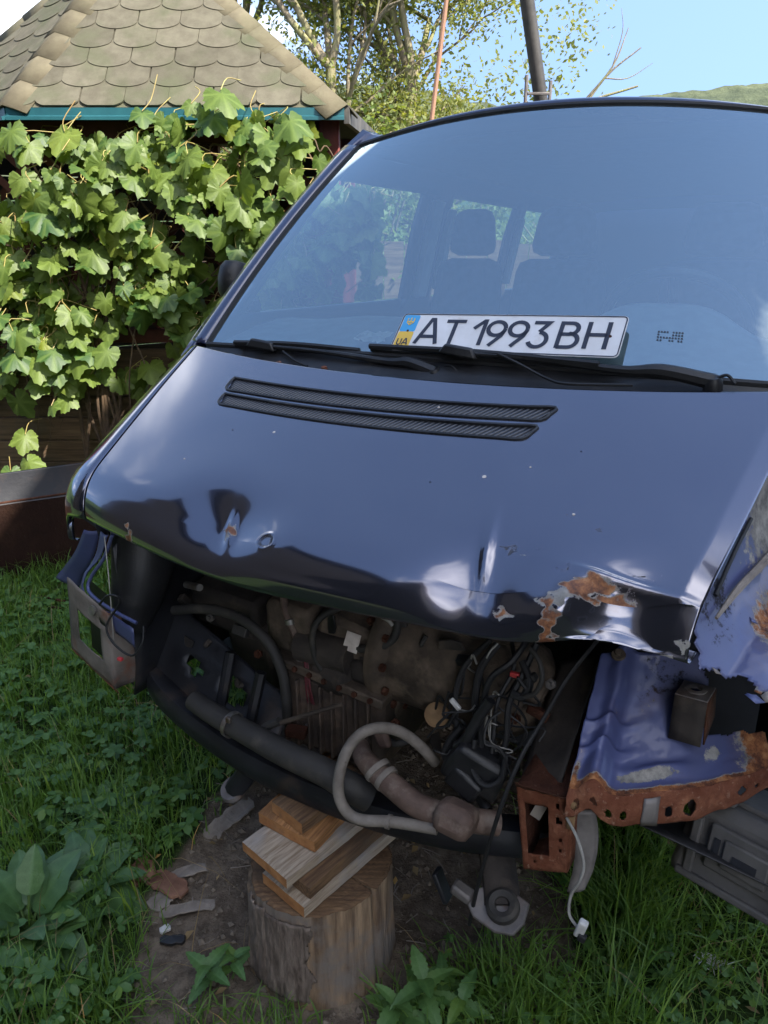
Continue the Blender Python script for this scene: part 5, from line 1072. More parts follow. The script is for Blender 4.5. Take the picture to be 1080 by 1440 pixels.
# ------------------------------------------------------------------ chopping block and the boards on it
random.seed(17)
SB = Vector((-.145, 1.345, 0)); SH_ = .272
sb = thing('chopping_block', 'round sawn log standing on end under the van front', 'log', SB)
def crack(a):
    """depth of drying cracks at angle a (0..2pi)"""
    d = 0.
    for a0, w, k in ((-.62, .022, .030), (-1.75, .010, .008), (-2.35, .012, .010), (-1.1, .008, .006), (.5, .02, .02), (2.3, .02, .02)):
        x = (a - a0 + math.pi) % (2 * math.pi) - math.pi; d += k * math.exp(-(x / w) ** 2)
    return d
def rad(a, z):
    r = .158 + .007 * math.sin(a * 2 + .6) + .005 * fn3(math.cos(a) * 2, math.sin(a) * 2, 1) + .0045 * fn3(math.cos(a) * 9, math.sin(a) * 9, z * 2.5) + .0016 * fn3(math.cos(a) * 30, math.sin(a) * 30, z * 6)
    r += .010 * (1 - z / SH_) ** 2
    b = math.exp(-((((a + 2.9 + math.pi) % (2 * math.pi)) - math.pi) / .22) ** 2); r += .016 * b * (z < .25) * (1 - .3 * z / SH_)
    return r - crack(a) * (.6 + .5 * z / SH_)
na, nz = 260, 34; m = MB()
for j in range(nz):
    z = -.03 + (SH_ + .03) * j / (nz - 1)
    for i in range(na):
        a = 2 * math.pi * i / na; r = rad(a, max(0, z)); m.v.append((r * math.cos(a), r * math.sin(a), z - (.004 if j == nz - 1 else 0)))
m.f = [(j * na + i, j * na + (i + 1) % na, (j + 1) * na + (i + 1) % na, (j + 1) * na + i) for j in range(nz - 1) for i in range(na)]
m.build('log_side', 'stump_side', sb, ang=70)
m = MB(); nr = 26
for j in range(nr):
    for i in range(na):
        a = 2 * math.pi * i / na; r = rad(a, SH_) * (j / (nr - 1)) ; cz = SH_ - .002 + .0015 * math.sin(r * 420 + 2 * fn3(math.cos(a), math.sin(a))) - .012 * (crack(a) > .008) * (j / nr) - .004 * (j == nr - 1) + .002 * fn3(r * 20, a * 2)
        m.v.append((r * math.cos(a), r * math.sin(a), cz))
m.f = [(j * na + i, j * na + (i + 1) % na, (j + 1) * na + (i + 1) % na, (j + 1) * na + i) for j in range(nr - 1) for i in range(na)]
m.build('cut_face', 'board_brown', sb, ang=70)
# rough slab of bark left on its left and front
m = MB(); a0, a1 = -2.75, -1.45
def barkp(u, v):
    a = a0 + (a1 - a0) * u; z = .015 + .235 * v; return ((rad(a, z) + .003 + .005 * abs(fn3(u * 9, v * 6, 3)) - .006 * (u > .97 or u < .03)) * math.cos(a), (rad(a, z) + .003 + .005 * abs(fn3(u * 9, v * 6, 3))) * math.sin(a), z)
m.sheet(barkp, 60, 34, keep=lambda u, v: u < .82 + .12 * fn3(v * 5, 2.) + .03 * fn3(v * 19, 4.) and v < .97 + .05 * fn3(u * 9, 1.)); m.build('bark_slab', 'bark', sb, solid=.005, off=0, ang=70)
tag_boards = []
def board(label, corner, z0, ln, w, h, mt, ang=47.5, end='board_end'):
    d = Vector((math.cos(R(ang)), math.sin(R(ang)), 0)); wd = Vector((-d.y, d.x, 0)); c = Vector((*corner, z0 + h / 2)) + d * ln / 2 + wd * w / 2
    m = MB(); nx_, ny_ = 24, 8
    # a slightly worn, cupped plank
    def P(u, v, top):
        x = (u - .5) * ln + .0015 * fn3(v * 7, z0 * 50, 5) * (1 if u in (0, 1) else 0); y = (v - .5) * w + .0018 * fn3(u * 9, v * 2, z0 * 90); zz = (h / 2 if top else -h / 2) + .0012 * fn3(u * 8, v * 8, z0 * 70 + top) - (.0022 if v in (0, 1) or u in (0, 1) else 0) * (1 if top else -1)
        return (x, y, zz)
    us = np.linspace(0, 1, nx_); vs = np.linspace(0, 1, ny_)
    m.sheet(lambda u, v: P(u, v, 1), us, vs); m.sheet(lambda u, v: P(u, v, 0), us, vs, flip=True); o2 = nx_ * ny_
    side = [];ends = []
    for i in range(nx_ - 1):
        for j, fl in ((0, 0), (ny_ - 1, 1)):
            a, b = j * nx_ + i, j * nx_ + i + 1; q = (a, o2 + a, o2 + b, b); m.f.append(q if fl else q[::-1])
    nf = len(m.f)
    for j in range(ny_ - 1):
        for i, fl in ((0, 0), (nx_ - 1, 1)):
            a, b = j * nx_ + i, (j + 1) * nx_ + i; q = (a, b, o2 + b, o2 + a); m.f.append(q if fl else q[::-1])
    me = m.mesh('board', True, 40); me.materials.append(MATS[mt]); me.materials.append(MATS[end])
    for p in me.polygons:
        if p.index >= nf: p.material_index = 1
    o = bpy.data.objects.new('board', me); COL.objects.link(o); o.location = c; o.rotation_euler = (0, 0, R(ang)); tag(o, label, 'board', 'boards stacked on the chopping block'); return o
Z0 = SH_ + .0005
board('lowest pale board lying directly on the chopping block', (-.170, 1.183), Z0, .34, .135, .034, 'board_pale', 48)
board('dark brown board second from the bottom, set back in the stack', (-.158, 1.200), Z0 + .0345, .33, .12, .034, 'board_brown', 49, 'board_brown')
board('wide pale weathered board in the middle of the stack', (-.205, 1.196), Z0 + .069, .32, .150, .030, 'board_pale', 47)
board('orange board second from the top of the stack', (-.150, 1.263), Z0 + .0995, .25, .160, .033, 'board_orange', 57)
board('short brown block board on top of the stack', (-.178, 1.281), Z0 + .133, .21, .100, .034, 'board_brown', 47.5)
# ------------------------------------------------------------------ splinters and rubbish on the ground
def chip(name, label, c, ln, w, h, ang, mt, cat, tilt=0, notch=.4):
    m = MB(); n = 16; out = []
    for i in range(n + 1):
        u = i / n; out.append(((u - .5) * ln, w * (.5 + notch * .5 * fn3(u * 7, c[0] * 30, 3) - (.6 if i in (0, n) else .25 if i in (1, n - 1) else 0) * random.random())))
    for i in range(n, -1, -1):
        u = i / n; out.append(((u - .5) * ln, -w * (.5 + notch * .5 * fn3(u * 7, c[1] * 30, 8) - (.6 if i in (0, n) else .25 if i in (1, n - 1) else 0) * random.random())))
    m.prism(out, (0, 0, 0), (1, 0, 0), (0, 1, 0), h)
    m.v = [(x, y, z + .25 * w * fn3(x * 25, y * 25, 5) * .25 + .06 * ln * math.sin((x / ln + .5) * math.pi)) for x, y, z in m.v]
    o = m.build(name, mt, smooth=False, bevel=.0015); o.location = (c[0], c[1], gz(c[0], c[1]) + .006); o.rotation_euler = (R(tilt), R(random.uniform(-3, 3)), R(ang)); return tag(o, label, cat)
chip('bark_piece', 'reddish squarish piece of split wood beside the dock leaves', (-.655, 1.540), .080, .075, .009, 35, 'bark_red', 'wood scrap', 8)
chip('bark_piece', 'longer reddish split wood piece left of the log', (-.575, 1.505), .125, .058, .009, -28, 'bark_red', 'wood scrap', -6)
chip('bark_piece', 'grey weathered wood strip behind the reddish wood pieces', (-.535, 1.545), .11, .035, .005, 25, 'scrap_grey', 'wood scrap')
chip('bark_piece', 'pale narrow wood strip in front of the reddish wood', (-.505, 1.435), .14, .032, .005, 14, 'scrap_grey', 'wood scrap')
chip('bark_piece', 'small pale wood chip beside the narrow wood strip', (-.578, 1.455), .06, .05, .005, 50, 'scrap_grey', 'wood scrap')
chip('bark_piece', 'long curled grey bark strip between the grass and the boards', (-.452, 1.745), .18, .05, .006, 52, 'scrap_grey', 'wood scrap', 10)
chip('plastic_shard', 'black plastic shard on the soil left of the log', (-.520, 1.347), .062, .02, .012, 4, 'black_plastic', 'plastic shard', 12)
chip('plastic_shard', 'tiny white chip beside the black plastic shard', (-.545, 1.373), .028, .018, .008, 30, 'white_plastic', 'plastic shard')
chip('plastic_shard', 'dark shard in the grass at the lower left', (-.760, 1.165), .05, .02, .01, 15, 'black_plastic', 'plastic shard')
m = MB()
for k in range(90):
    a = Vector((random.gauss(0, .014), random.gauss(0, .009), abs(random.gauss(0, .006)))); b = a + Vector((random.gauss(0, .012), random.gauss(0, .010), random.gauss(.003, .004))); m.tube([a, (a + b) / 2 + Vector((0, 0, .003)), b], .0011, n=4, res=2, cap=False)
o = m.build('fluff_tuft', 'fluff'); o.location = (.781, 1.285, gz(.781, 1.285) + .022); tag(o, 'small white tuft of fluff in the grass at lower right', 'fluff')
MB_pts = []
m = MB()
for k in range(2300):
    x, y = random.uniform(-.75, .75), random.uniform(1.05, 2.3)
    if green(x, y) > .6 or (x - SB.x) ** 2 + (y - SB.y) ** 2 < .17 ** 2: continue
    s = random.choice((.0025, .003, .004, .005, .007, .010)) * random.uniform(.6, 1.3); z = gz(x, y)
    q = [Vector((random.gauss(0, 1), random.gauss(0, 1), random.gauss(0, .7))).normalized() * s for _ in range(7)]
    P = [Vector((1, 0, 0)), Vector((0, 1, 0)), Vector((-1, 0, 0)), Vector((0, -1, 0)), Vector((0, 0, 1)), Vector((0, 0, -1))]
    rt = Matrix.Rotation(random.uniform(0, 6), 3, 'Z'); P = [rt @ (p * s * random.uniform(.6, 1.2)) + Vector((x, y, z + s * .35)) for p in P]
    m.add(P, [(0, 1, 4), (1, 2, 4), (2, 3, 4), (3, 0, 4), (1, 0, 5), (2, 1, 5), (3, 2, 5), (0, 3, 5)])
o = m.build('pebbles', 'stone', smooth=False, kind='stuff'); o['label'] = 'small stones and crumbs of earth on the bare soil'; o['category'] = 'gravel'
m = MB()
for k in range(240):
    x, y = random.uniform(-.7, .7), random.uniform(1.08, 2.1)
    if green(x, y) > .7: continue
    a = random.uniform(0, 3.14); l = random.uniform(.015, .06); z = gz(x, y) + .003
    m.tube([(x, y, z), (x + l * .5 * math.cos(a) + random.gauss(0, .003), y + l * .5 * math.sin(a), z + random.uniform(0, .004)), (x + l * math.cos(a), y + l * math.sin(a), z + .001)], random.uniform(.0007, .0018), n=4, res=2, cap=False)
o = m.build('twigs', 'scrap_grey', kind='stuff'); o['label'] = 'dry straws and twigs scattered on the soil'; o['category'] = 'twigs'
# ------------------------------------------------------------------ rusty steel trough at the left
tr_ = thing('steel_trough', 'dark rusty folded steel trough lying behind the van corner', 'trough', (-1.6, 3.3, 0)); TO = Vector(tr_.location)
d = Vector((.31, .15, 0)).normalized(); nrm = Vector((d.y, -d.x, 0)); base = Vector((-2.9, 2.70, 0)) ; LT = 2.1
prof = [(.16, .02), (0.03, .0), (0, .02), (-.005, .20), (-.01, .385), (.0, .40), (.03, .52), (.034, .525)]
m = MB(); rows = []
for k in range(40):
    s = LT * k / 39
    for (b, z) in prof: rows.append(tuple(base + d * s - nrm * b + Vector((0, 0, z + .006 * fn3(s * 2, z * 3))) - TO))
m.v = rows; m.f = gridf(len(prof), 40); nf4 = [f for i, f in enumerate(m.f)]
me = m.mesh('trough_shell', True, 20); me.materials.append(MATS['trough_rust']); me.materials.append(MATS['steel_black'])
for i, p in enumerate(me.polygons): p.material_index = 1 if (i % 7) >= 4 else 0
link('trough_shell', me, None, tr_, solid=.005, off=0)
MB().tube([tuple(base + d * (LT * k / 12) - nrm * -.006 + Vector((0, 0, .397)) - TO) for k in range(13)], .0055, n=6, res=1).build('fold_bead', 'dark_rust', tr_)
for k, off_ in enumerate((.0, .05)):
    a, b = Vector((-1.656, 3.106, 0.020)), Vector((-1.393, 2.959, 0.050))
    o = MB().tube([a + Vector((0, -off_ * 1.5, 0)), b + Vector((0, -off_ * 1.2, 0))], .006, n=6, res=1).build('iron_rod', 'dark_rust'); tag(o, 'thin dark iron rod lying in the grass below the trough' + (', nearer the camera' if k else ', nearer the trough'), 'rod', 'iron rods in the grass')

# ------------------------------------------------------------------ grape vine over the pavilion
random.seed(101)
def leaf_mesh(name, outline, fold=.25, droop=.3, wob=.08, seed=0, mids=None):
    """flat outline -> cupped leaf: two rings round a midrib, with a vein mask"""
    rnd = random.Random(seed); n = len(outline); v = [(0, .0, 0)]; vein = [1.]; f = []
    for ring in (.52, 1.):
        for (x, y) in outline:
            X, Y = x * ring, y * ring; z = -fold * abs(X) ** 1.3 * .6 - droop * max(0, Y) ** 2 + wob * math.sin(X * 9 + seed) * ring * .5 + rnd.gauss(0, wob * .18) * ring
            v.append((X, Y, z)); vein.append(1. if (mids and any(abs(math.atan2(X, Y) - a) < .10 for a in mids)) else 0.)
    for i in range(n):
        j = (i + 1) % n; f.append((0, 1 + i, 1 + j)); f.append((1 + i, 1 + n + i, 1 + n + j, 1 + j))
    me = bpy.data.meshes.new(name); me.from_pydata(v, [], f); a = me.attributes.new('vein', 'FLOAT', 'POINT'); a.data.foreach_set('value', np.array(vein, dtype=np.float32))
    me.polygons.foreach_set('use_smooth', [True] * len(me.polygons)); return me
def grape_outline(seed):
    rnd = random.Random(seed); out = []; n = 44
    lobes = [(0, 1.), (R(58), .86), (R(-58), .86), (R(118), .66), (R(-118), .66)]
    for i in range(n):
        a = -math.pi + 2 * math.pi * (i + .5) / n
        r = .5
        for la, lr in lobes:
            d = abs((a - la + math.pi) % (2 * math.pi) - math.pi); r = max(r, lr * (1 - .36 * min(1, d / R(33)) ** 1.3))
        notch = math.exp(-((abs(a) - math.pi) / .22) ** 2); r *= (1 - .75 * notch) * (1 + (.055 if i % 2 else -.035)) * rnd.uniform(.96, 1.04)
        out.append((r * math.sin(a) * .55, r * math.cos(a) * .55))
    return out
GM = []
for k in range(7):
    me = leaf_mesh('leaf', grape_outline(k), fold=.5 + .25 * (k % 3), droop=.35 + .2 * (k % 2), wob=.05 + .015 * (k % 4), seed=k, mids=[0, R(58), R(-58), R(115), R(-115)]); me.materials.append(MATS['grape_leaf']); GM.append(me)
vine = thing('grape_vine', 'dense green grape vine climbing over the pavilion lattice', 'vine', (-1.1, 4.05, 0)); VO = Vector(vine.location)
def leaf_mat(p, nrm, tip, s):
    z = nrm.normalized(); y = (tip - z * tip.dot(z)).normalized(); x = y.cross(z); return Matrix(((x.x * s, y.x * s, z.x * s, p.x), (x.y * s, y.y * s, z.y * s, p.y), (x.z * s, y.z * s, z.z * s, p.z), (0, 0, 0, 1)))
def low(x): return float(np.interp(x, [-3.2, -2.2, -1.75, -1.45, -1.15, -.95, -.75, -.5, .1], [.62, .66, .70, .74, .70, .78, .9, 1.0, 1.05]))
def high(x): return float(np.interp(x, [-3.2, -2.3, -1.8, -1.55, -1.25, -1.05, -.85, -.62, -.42, -.2, .1], [1.75, 1.85, 1.93, 1.95, 1.98, 1.97, 2.08, 2.02, 2.04, 1.78, 1.55]))
LV = []
def addleaf(x, y, z, s, nrm=None, tip=None):
    n_ = nrm or Vector((random.gauss(.1, .55), -.66 + random.gauss(0, .3), .45 + random.gauss(0, .45))); t_ = tip or Vector((random.gauss(0, .5), -.35, -1))
    LV.append((Vector((x, y, z)), n_, t_, s))
# hero leaves along the top edge and front
for q_, s in (((-0.707, 3.800, 2.101), .19), ((-0.415, 3.800, 1.995), .19), ((-0.960, 3.780, 1.779), .20), ((-0.911, 3.820, 1.883), .16), ((-1.422, 3.800, 1.939), .18), ((-1.242, 3.800, 1.867), .15), ((-1.588, 3.800, 1.896), .16), ((-0.628, 3.780, 1.720), .17), ((-0.503, 3.850, 1.811), .18), ((-0.421, 3.800, 1.720), .15), ((-0.771, 3.800, 1.794), .15), ((-1.025, 3.740, 1.224), .19), ((-1.013, 3.700, 1.245), .12), ((-1.349, 3.750, 1.447), .16), ((-1.671, 3.720, 0.942), .17), ((-1.775, 3.700, 0.980), .17), ((-1.593, 3.720, 0.994), .16), ((-1.486, 3.740, 0.955), .16), ((-1.343, 3.740, 0.990), .14), ((-1.698, 3.740, 0.833), .14), ((-1.807, 3.720, 0.566), .15), ((-1.783, 3.660, 0.454), .14), ((-1.872, 3.640, 0.405), .13), ((-1.577, 3.760, 0.756), .12), ((-1.397, 3.800, 0.873), .12), ((-0.949, 3.780, 1.068), .14), ((-0.756, 3.820, 2.011), .15), ((-0.621, 3.840, 1.970), .14), ((-1.648, 3.780, 1.952), .16), ((-1.073, 3.830, 2.026), .13), ((-1.158, 3.760, 1.555), .15), ((-1.547, 3.740, 1.616), .16), ((-0.688, 3.800, 1.615), .16), ((-1.230, 3.780, 1.676), .15), ((-0.384, 3.840, 1.913), .15), ((-0.576, 3.820, 1.614), .15), ((-0.256, 4.500, 1.434), .15), ((-0.089, 4.600, 1.336), .09), ((-0.215, 4.600, 1.313), .06)):
    addleaf(q_[0], q_[1], q_[2], s * random.uniform(.92, 1.05), Vector((random.gauss(.1, .2), -.62, .70 + random.gauss(0, .12))), Vector((random.gauss(0, .35), -.45, -1)))
while len(LV) < 1480:
    x = random.uniform(-2.9, -.05); lo, hi = low(x), high(x); z = lo + (hi - lo) * random.random()
    if z < lo + .28 and random.random() < .62: continue
    # leave some ragged gaps where the lattice and dead stems show
    if fn3(x * 3.1, z * 3.6, 2.) > .10 and random.random() < .88: continue
    dep = random.choice((0, 0, .06, .12, .18, .24, .28)); y = 3.74 + dep + .05 * fn3(x * 4, z * 4, 8) + (.10 if z > 1.9 else 0)
    if x < -1.85: y += (-1.85 - x) * .9
    addleaf(x, y, z, random.choice((.06, .075, .09, .11, .13, .155)) * random.uniform(.85, 1.12))
LV.sort(key=lambda l: (l[0].y > 4.3, l[0].x < -1.95, -l[3] + (l[0].y - 3.7) * .35))
ma = MB(); vein = []
for k, (p, n_, t_, s) in enumerate(LV):
    M4 = leaf_mat(p - VO, n_, t_, s * 1.18); me = GM[k % 7]
    if k < 300:
        o = bpy.data.objects.new('leaf', me); COL.objects.link(o); o.parent = vine; o.matrix_local = M4
    else:
        ma.add([M4 @ v.co for v in me.vertices], [tuple(f.vertices) for f in me.polygons]); vein += [d.value for d in me.attributes['vein'].data]
ma.attrs['vein'] = vein; o = ma.build('foliage', 'grape_leaf', vine, ang=180); o['kind'] = 'stuff'
# shoots, petioles and the woody stems hanging under the foliage
m = MB()
for (p, n_, t_, s) in LV[::2]:
    q = p - VO; a = q - t_.normalized() * s * .1; m.tube([a, a + Vector((random.gauss(0, .03), .05, .05)), a + Vector((random.gauss(0, .06), .12, .06 + random.gauss(0, .04)))], .0022, n=4, res=3, cap=False)
m.build('shoots', 'vine_shoot', vine, kind='stuff')
m = MB()
for k in range(95):
    x = random.uniform(-2.6, -.2); z = random.uniform(.95, 1.95); pts = [Vector((x, 3.98 + random.uniform(-.06, .14), z))]; dx = random.choice((-1, 1))
    for j in range(5): pts.append(pts[-1] + Vector((dx * random.uniform(.02, .11), random.gauss(0, .02), random.gauss(-.02, .06))))
    m.tube([p - VO for p in pts], [random.uniform(.003, .008), .002], n=5, res=4, cap=False)
m.build('canes', 'vine_stem', vine, kind='stuff')
for k in range(9):
    x = -1.56 + .02 * k + random.uniform(-.03, .03); pts = [Vector((x + random.gauss(0, .03), 3.95, -.02)), Vector((x + random.gauss(0, .04), 3.93, .35)), Vector((x + random.gauss(0, .03), 3.95, .7)), Vector((x + random.gauss(0, .07), 3.98, 1.05)), Vector((x + random.gauss(0, .2), 4.02, 1.5))]
    MB().tube([p - VO for p in pts], [random.uniform(.008, .016), .006], n=7, res=5, cap=False).build('stem', 'vine_stem', vine)
for k in range(7):
    x = random.uniform(-1.9, -1.0); pts = [Vector((x, 3.92, 1.1)), Vector((x + random.gauss(0, .06), 3.86, .8)), Vector((x + random.gauss(0, .1), 3.86, .55 + random.uniform(-.1, .1)))]
    MB().tube([p - VO for p in pts], [.005, .002], n=5, res=5, cap=False).build('hanging_tendril', 'vine_stem', vine)

# ------------------------------------------------------------------ grass, ground cover, weeds
def blades(n, region, hmin, hmax, wmin, wmax, dens, seed, lean=.5):
    g = np.random.default_rng(seed); V = []; F = []; made = 0; tries = 0
    while made < n and tries < n * 8:
        tries += 1; x, y = g.uniform(region[0], region[1]), g.uniform(region[2], region[3])
        dd = dens(x, y)
        if g.random() > dd: continue
        h = g.uniform(hmin, hmax) * (.55 + .6 * dd) * (.75 + .5 * (fn3(x * 6, y * 6, 3.) + .5)); w = g.uniform(wmin, wmax); a = g.uniform(0, 2 * math.pi); b = a + g.normal(0, .5); l = h * abs(g.normal(.3, lean)); z = gz(x, y) - .004
        cx_, sx = math.cos(a + 1.57) * w / 2, math.sin(a + 1.57) * w / 2; o = len(V)
        for k, (t, ww) in enumerate(((0, 1.), (.4, .92), (.75, .62))):
            px_, py_ = x + math.cos(b) * l * t ** 1.8, y + math.sin(b) * l * t ** 1.8; pz = z + h * (t - .28 * (l / h) * t ** 2.4 * .5)
            V += [(px_ - cx_ * ww, py_ - sx * ww, pz), (px_ + cx_ * ww, py_ + sx * ww, pz)]
        V.append((x + math.cos(b) * l, y + math.sin(b) * l, z + h * (1 - .28 * (l / h) * .9)))
        F += [(o, o + 1, o + 3, o + 2), (o + 2, o + 3, o + 5, o + 4), (o + 4, o + 5, o + 6)]; made += 1
    m = MB(); m.v = V; m.f = F; return m
SBx, SBy = SB.x, SB.y
def d_left(x, y):
    if x > -.2: return 0
    return green(x, y) * (.35 + .9 * max(0, .5 + fn3(x * 3.2, y * 3.2, 6.)))
def d_right(x, y):
    if x < .2: return 0
    return green(x, y) * (.3 + 1.1 * max(0, .5 + fn3(x * 4, y * 4, 9.)))
o = blades(24000, (-2.3, -.3, 1.02, 3.35), .05, .15, .0026, .006, d_left, 1).build('lawn_grass', 'grass_blade', kind='stuff', ang=180); o['label'] = 'lush shaded grass on the left beside the van'; o['category'] = 'grass'
o = blades(8500, (.25, 1.7, 1.02, 2.7), .07, .21, .0024, .0055, d_right, 2, .75).build('lawn_grass', 'grass_blade', kind='stuff', ang=180); o['label'] = 'long arching grass at the lower right under the van'; o['category'] = 'grass'
def tuft(x0, y0, r): return lambda x, y: math.exp(-((x - x0) ** 2 + (y - y0) ** 2) / r ** 2)
m = MB()
for x0, y0, r, n, h in ((.53, 1.72, .07, 260, .19), (-.63, 1.17, .07, 330, .13), (.30, 1.16, .14, 420, .15), (.05, 1.13, .08, 120, .12), (-.25, 1.10, .09, 160, .10), (.62, 1.42, .10, 300, .2), (-.42, 1.12, .07, 140, .09), (.20, 1.24, .07, 150, .12)):
    b = blades(n, (x0 - .2, x0 + .2, y0 - .2, y0 + .2), h * .6, h, .0025, .0055, tuft(x0, y0, r), int(n + h * 1000), .7); m.add(b.v, b.f)
o = m.build('grass_tufts', 'grass_blade', kind='stuff', ang=180); o['label'] = 'loose tufts of grass round the bare soil'; o['category'] = 'grass'
o = blades(9000, (-4, 4, 3.3, 9), .06, .16, .006, .012, lambda x, y: green(x, y), 4).build('meadow_grass', 'grass_blade', kind='stuff', ang=180); o['label'] = 'grass behind the van and round the pavilion'; o['category'] = 'grass'
# creeping small-leaved ground cover in the left grass: compound leaves of rounded leaflets
def cover(n, region, dens, seed, smin, smax):
    g = np.random.default_rng(seed); m = MB(); made = 0; tr = 0
    while made < n and tr < n * 8:
        tr += 1; x, y = g.uniform(region[0], region[1]), g.uniform(region[2], region[3])
        if g.random() > dens(x, y): continue
        s = g.uniform(smin, smax); h = g.uniform(.03, .10); a0 = g.uniform(0, 6.28); z = gz(x, y) + h; made += 1; tl = g.normal(0, .35, 2)
        for k in range(3 if g.random() < .6 else 5):
            a = a0 + (k - 1) * 1.25; d = Vector((math.cos(a), math.sin(a), tl[0] * .5 - .1)); w = Vector((-math.sin(a), math.cos(a), tl[1] * .5)); c = Vector((x, y, z))
            m.add([c, c + d * s * .35 + w * s * .34 + Vector((0, 0, .1 * s)), c + d * s * .8 + w * s * .30 + Vector((0, 0, .06 * s)), c + d * s * 1.05, c + d * s * .8 - w * s * .30 + Vector((0, 0, .06 * s)), c + d * s * .35 - w * s * .34 + Vector((0, 0, .1 * s)), c + d * s * .55], [(0, 1, 6), (1, 2, 6), (2, 3, 6), (3, 4, 6), (4, 5, 6), (5, 0, 6)])
    return m
o = cover(2300, (-2.2, -.35, 1.05, 3.3), lambda x, y: green(x, y) * (1. if fn3(x * 2.6, y * 2.6, 16.) > -.12 else .15) if x < -.3 else 0, 6, .010, .036).build('ground_cover', 'herb_leaf', kind='stuff', ang=180); o['label'] = 'creeping small-leaved weeds in the left grass'; o['category'] = 'weeds'
o = cover(500, (.05, 1.3, 1.02, 1.6), lambda x, y: green(x, y) * .8, 8, .010, .022).build('ground_cover', 'herb_leaf', kind='stuff', ang=180); o['label'] = 'small-leaved weeds in the right grass'; o['category'] = 'weeds'
# broad dock plant at lower left
def oval(n=26, w=.32, tip=1., wav=.05, tooth=0, seed=0):
    out = []; rnd = random.Random(seed)
    for i in range(n):
        t = i / n * 2 * math.pi; y = -math.cos(t); r = math.sin(t) * w * (1 - .30 * y) * (1 + wav * math.sin(t * 9)) * (1 + (tooth if i % 2 else -tooth))
        out.append((r, y * .5 * tip))
    return out
def broad_leaf(seed, w, wav, tooth, mt, n=26, fold=.8, droop=.35, name='leaf'):
    """leaf with base at the origin, growing along +y, unit length"""
    rnd = random.Random(seed); m = MB(); nu, nl = 9, 15; vein = []
    for j in range(nl):
        t = j / (nl - 1); hw = w * math.sin(math.pi * min(1, t ** .85 * .98 + .02)) ** .62 * (1.12 - .42 * t)
        for i in range(nu):
            u = -1 + 2 * i / (nu - 1); e = 1 + (tooth * (1 if j % 2 else -1) + wav * math.sin(t * 19 + seed * 2 + u)) * (abs(u) == 1)
            m.v.append((u * hw * e, t * (1 + .02 * u * u), fold * abs(u) * hw * .45 - droop * t * t + .05 * wav * 10 * math.sin(t * 13 + u * 3 + seed) * hw * abs(u) + .012 * math.sin(t * 40) * (1 - abs(u)) * .6)); vein.append(1. if i == 4 else (.55 if (j % 3 == 0 and abs(u) < .9) else 0.))
    m.f = gridf(nu, nl); m.attrs['vein'] = vein; me = m.mesh(name, True, 180); me.materials.append(MATS[mt]); return me
DM = [broad_leaf(k, .30 + .035 * (k % 3), .06, 0, 'dock_leaf', fold=.35, droop=.22 + .14 * (k % 3)) for k in range(5)]
def put_leaf(me, par, base, az, el, s, roll=0.):
    o = bpy.data.objects.new('leaf', me); COL.objects.link(o); o.parent = par
    o.matrix_local = Matrix.Translation(base) @ Matrix.Rotation(R(az - 90), 4, 'Z') @ Matrix.Rotation(R(el), 4, 'X') @ Matrix.Rotation(R(roll), 4, 'Y') @ Matrix.Scale(s, 4); return o
random.seed(55)
def dock(label, loc, specs):
    x, y = loc; specs = [(a_ + dz_, e_ + de_, s_ * k_, o_) for (a_, e_, s_, o_) in specs for dz_, de_, k_ in ((0, 0, .86), (24, 14, .66))]; d = thing('dock_plant', label, 'plant', (x, y, gz(x, y)), 'broad-leaved dock plants')
    for k, (az, el, s, off) in enumerate(specs):
        b = Vector((.5 * off * math.cos(R(az)), .5 * off * math.sin(R(az)), .015 + off * .5 * math.tan(R(max(5, el))))); put_leaf(DM[k % 5], d, b, az, el - 12, s, random.uniform(-22, 22))
        MB().tube([(0, 0, 0), b * .5 + Vector((0, 0, .01)), b], .0035, n=5, res=3, cap=False).build('stalk', 'weed_stem', d)
dock('broad-leaved dock plant with big leaves at the lower left corner', (-.865, 1.345), ((15, 28, .20, .05), (48, 40, .19, .06), (-28, 22, .19, .05), (80, 45, .20, .07), (115, 48, .19, .06), (150, 38, .20, .05), (190, 30, .20, .05), (232, 26, .21, .06), (262, 22, .20, .05), (300, 24, .18, .05), (335, 35, .16, .05), (60, 62, .17, .05), (205, 60, .16, .04), (285, 50, .15, .04)))
dock('smaller dock plant with toothed leaves beside the reddish wood', (-.775, 1.475), ((10, 30, .15, .05), (-20, 18, .18, .06), (45, 45, .14, .04), (100, 48, .14, .05), (160, 35, .13, .05), (250, 35, .13, .04), (-60, 28, .14, .04)))
dock('young dock rosette in the grass near the dark shard', (-.79, 1.70), ((20, 30, .13, .04), (90, 40, .12, .04), (160, 35, .13, .04), (230, 30, .13, .04), (300, 25, .12, .04)))
# nettles
NM = [broad_leaf(20 + k, .27, .02, .12, 'nettle_leaf', fold=.5, droop=.35 + .2 * k) for k in range(3)]
def nettle(label, loc, h, pairs, s0, lean=(0, 0), mats=NM, gr='nettles by the chopping block'):
    x, y = loc; d = thing('nettle_plant', label, 'plant', (x, y, gz(x, y)), gr); az = random.uniform(0, 90)
    top = Vector((lean[0], lean[1], h)); MB().tube([(0, 0, -.01), top * .5 + Vector((.005, 0, 0)), top], [.0032, .0018], n=6, res=4).build('stem', 'weed_stem', d)
    for k in range(pairs):
        t = (k + 1) / pairs; b = top * (.25 + .75 * t); s = s0 * (1.05 - .45 * abs(t - .45))
        for a in (0, 180): put_leaf(mats[(k + a) % 3], d, b, az + a + random.uniform(-14, 14), 14 + 28 * t + random.uniform(-8, 8), s * random.uniform(.9, 1.1), random.uniform(-12, 12))
        az += 88 + random.uniform(-10, 10)
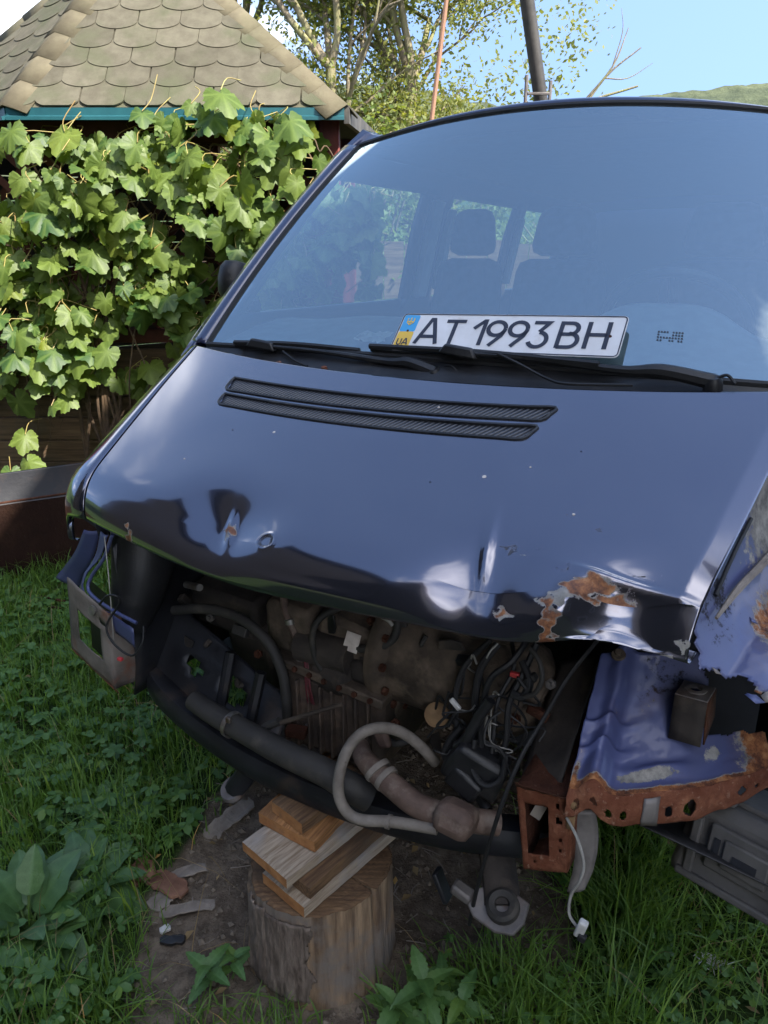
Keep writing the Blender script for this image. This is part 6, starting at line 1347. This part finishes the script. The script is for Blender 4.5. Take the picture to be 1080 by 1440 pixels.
nettle('tallest nettle at the bottom edge right of the log', (.085, 1.155), .13, 4, .078)
nettle('nettle leaning left at the bottom edge, against the log', (.035, 1.135), .10, 4, .075, (-.01, -.01))
nettle('low nettle right of the tallest nettle', (.15, 1.140), .09, 3, .072, (.02, 0))
nettle('small nettle behind the tallest nettle', (.125, 1.200), .08, 3, .055, (.01, .01))
nettle('single weed with drooping leaves left of the log', (-.405, 1.225), .085, 3, .065, (.005, 0))
nettle('little weed touching the left side of the log', (-.36, 1.255), .06, 3, .05, (.01, .01))
nettle('pale leafy weed at the right edge under the plastic housing', (1.02, 1.55), .14, 4, .08)
nettle('leafy weed sprouting under the cross member at the left', (-.46, 1.93), .10, 3, .055)

# dead straws and dry leaf litter among the grass
o = blades(650, (-1.9, 1.2, 1.02, 3.0), .06, .16, .0016, .003, lambda x, y: .25 + .75 * green(x, y) if (x - SBx) ** 2 + (y - SBy) ** 2 > .04 and not (y > 1.75 and -.4 < x < .6) else 0, 41, 1.3).build('dead_straw', 'dry_leaf', kind='stuff', ang=180); o['label'] = 'pale dead straws lying through the grass'; o['category'] = 'straw'
random.seed(91); m = MB()
for k in range(190):
    x, y = random.uniform(-1.4, .95), random.uniform(1.05, 2.4)
    if (x - SBx) ** 2 + (y - SBy) ** 2 < .04: continue
    s_ = random.uniform(.006, .019); a = random.uniform(0, 6.28); z = gz(x, y) + (.05 * random.random() if green(x, y) > .6 else .004); c_ = Vector((x, y, z)); d_ = Vector((math.cos(a), math.sin(a), random.gauss(0, .3))); w_ = Vector((-math.sin(a), math.cos(a), random.gauss(0, .3)))
    m.add([c_ - d_ * s_, c_ + w_ * s_ * .5 + Vector((0, 0, .3 * s_)), c_ + d_ * s_, c_ - w_ * s_ * .5 + Vector((0, 0, .3 * s_)), c_], [(0, 1, 4), (1, 2, 4), (2, 3, 4), (3, 0, 4)])
o = m.build('leaf_litter', 'dry_leaf', kind='stuff', ang=180); o['label'] = 'small dry leaves and crumbs scattered over grass and soil'; o['category'] = 'leaf litter'
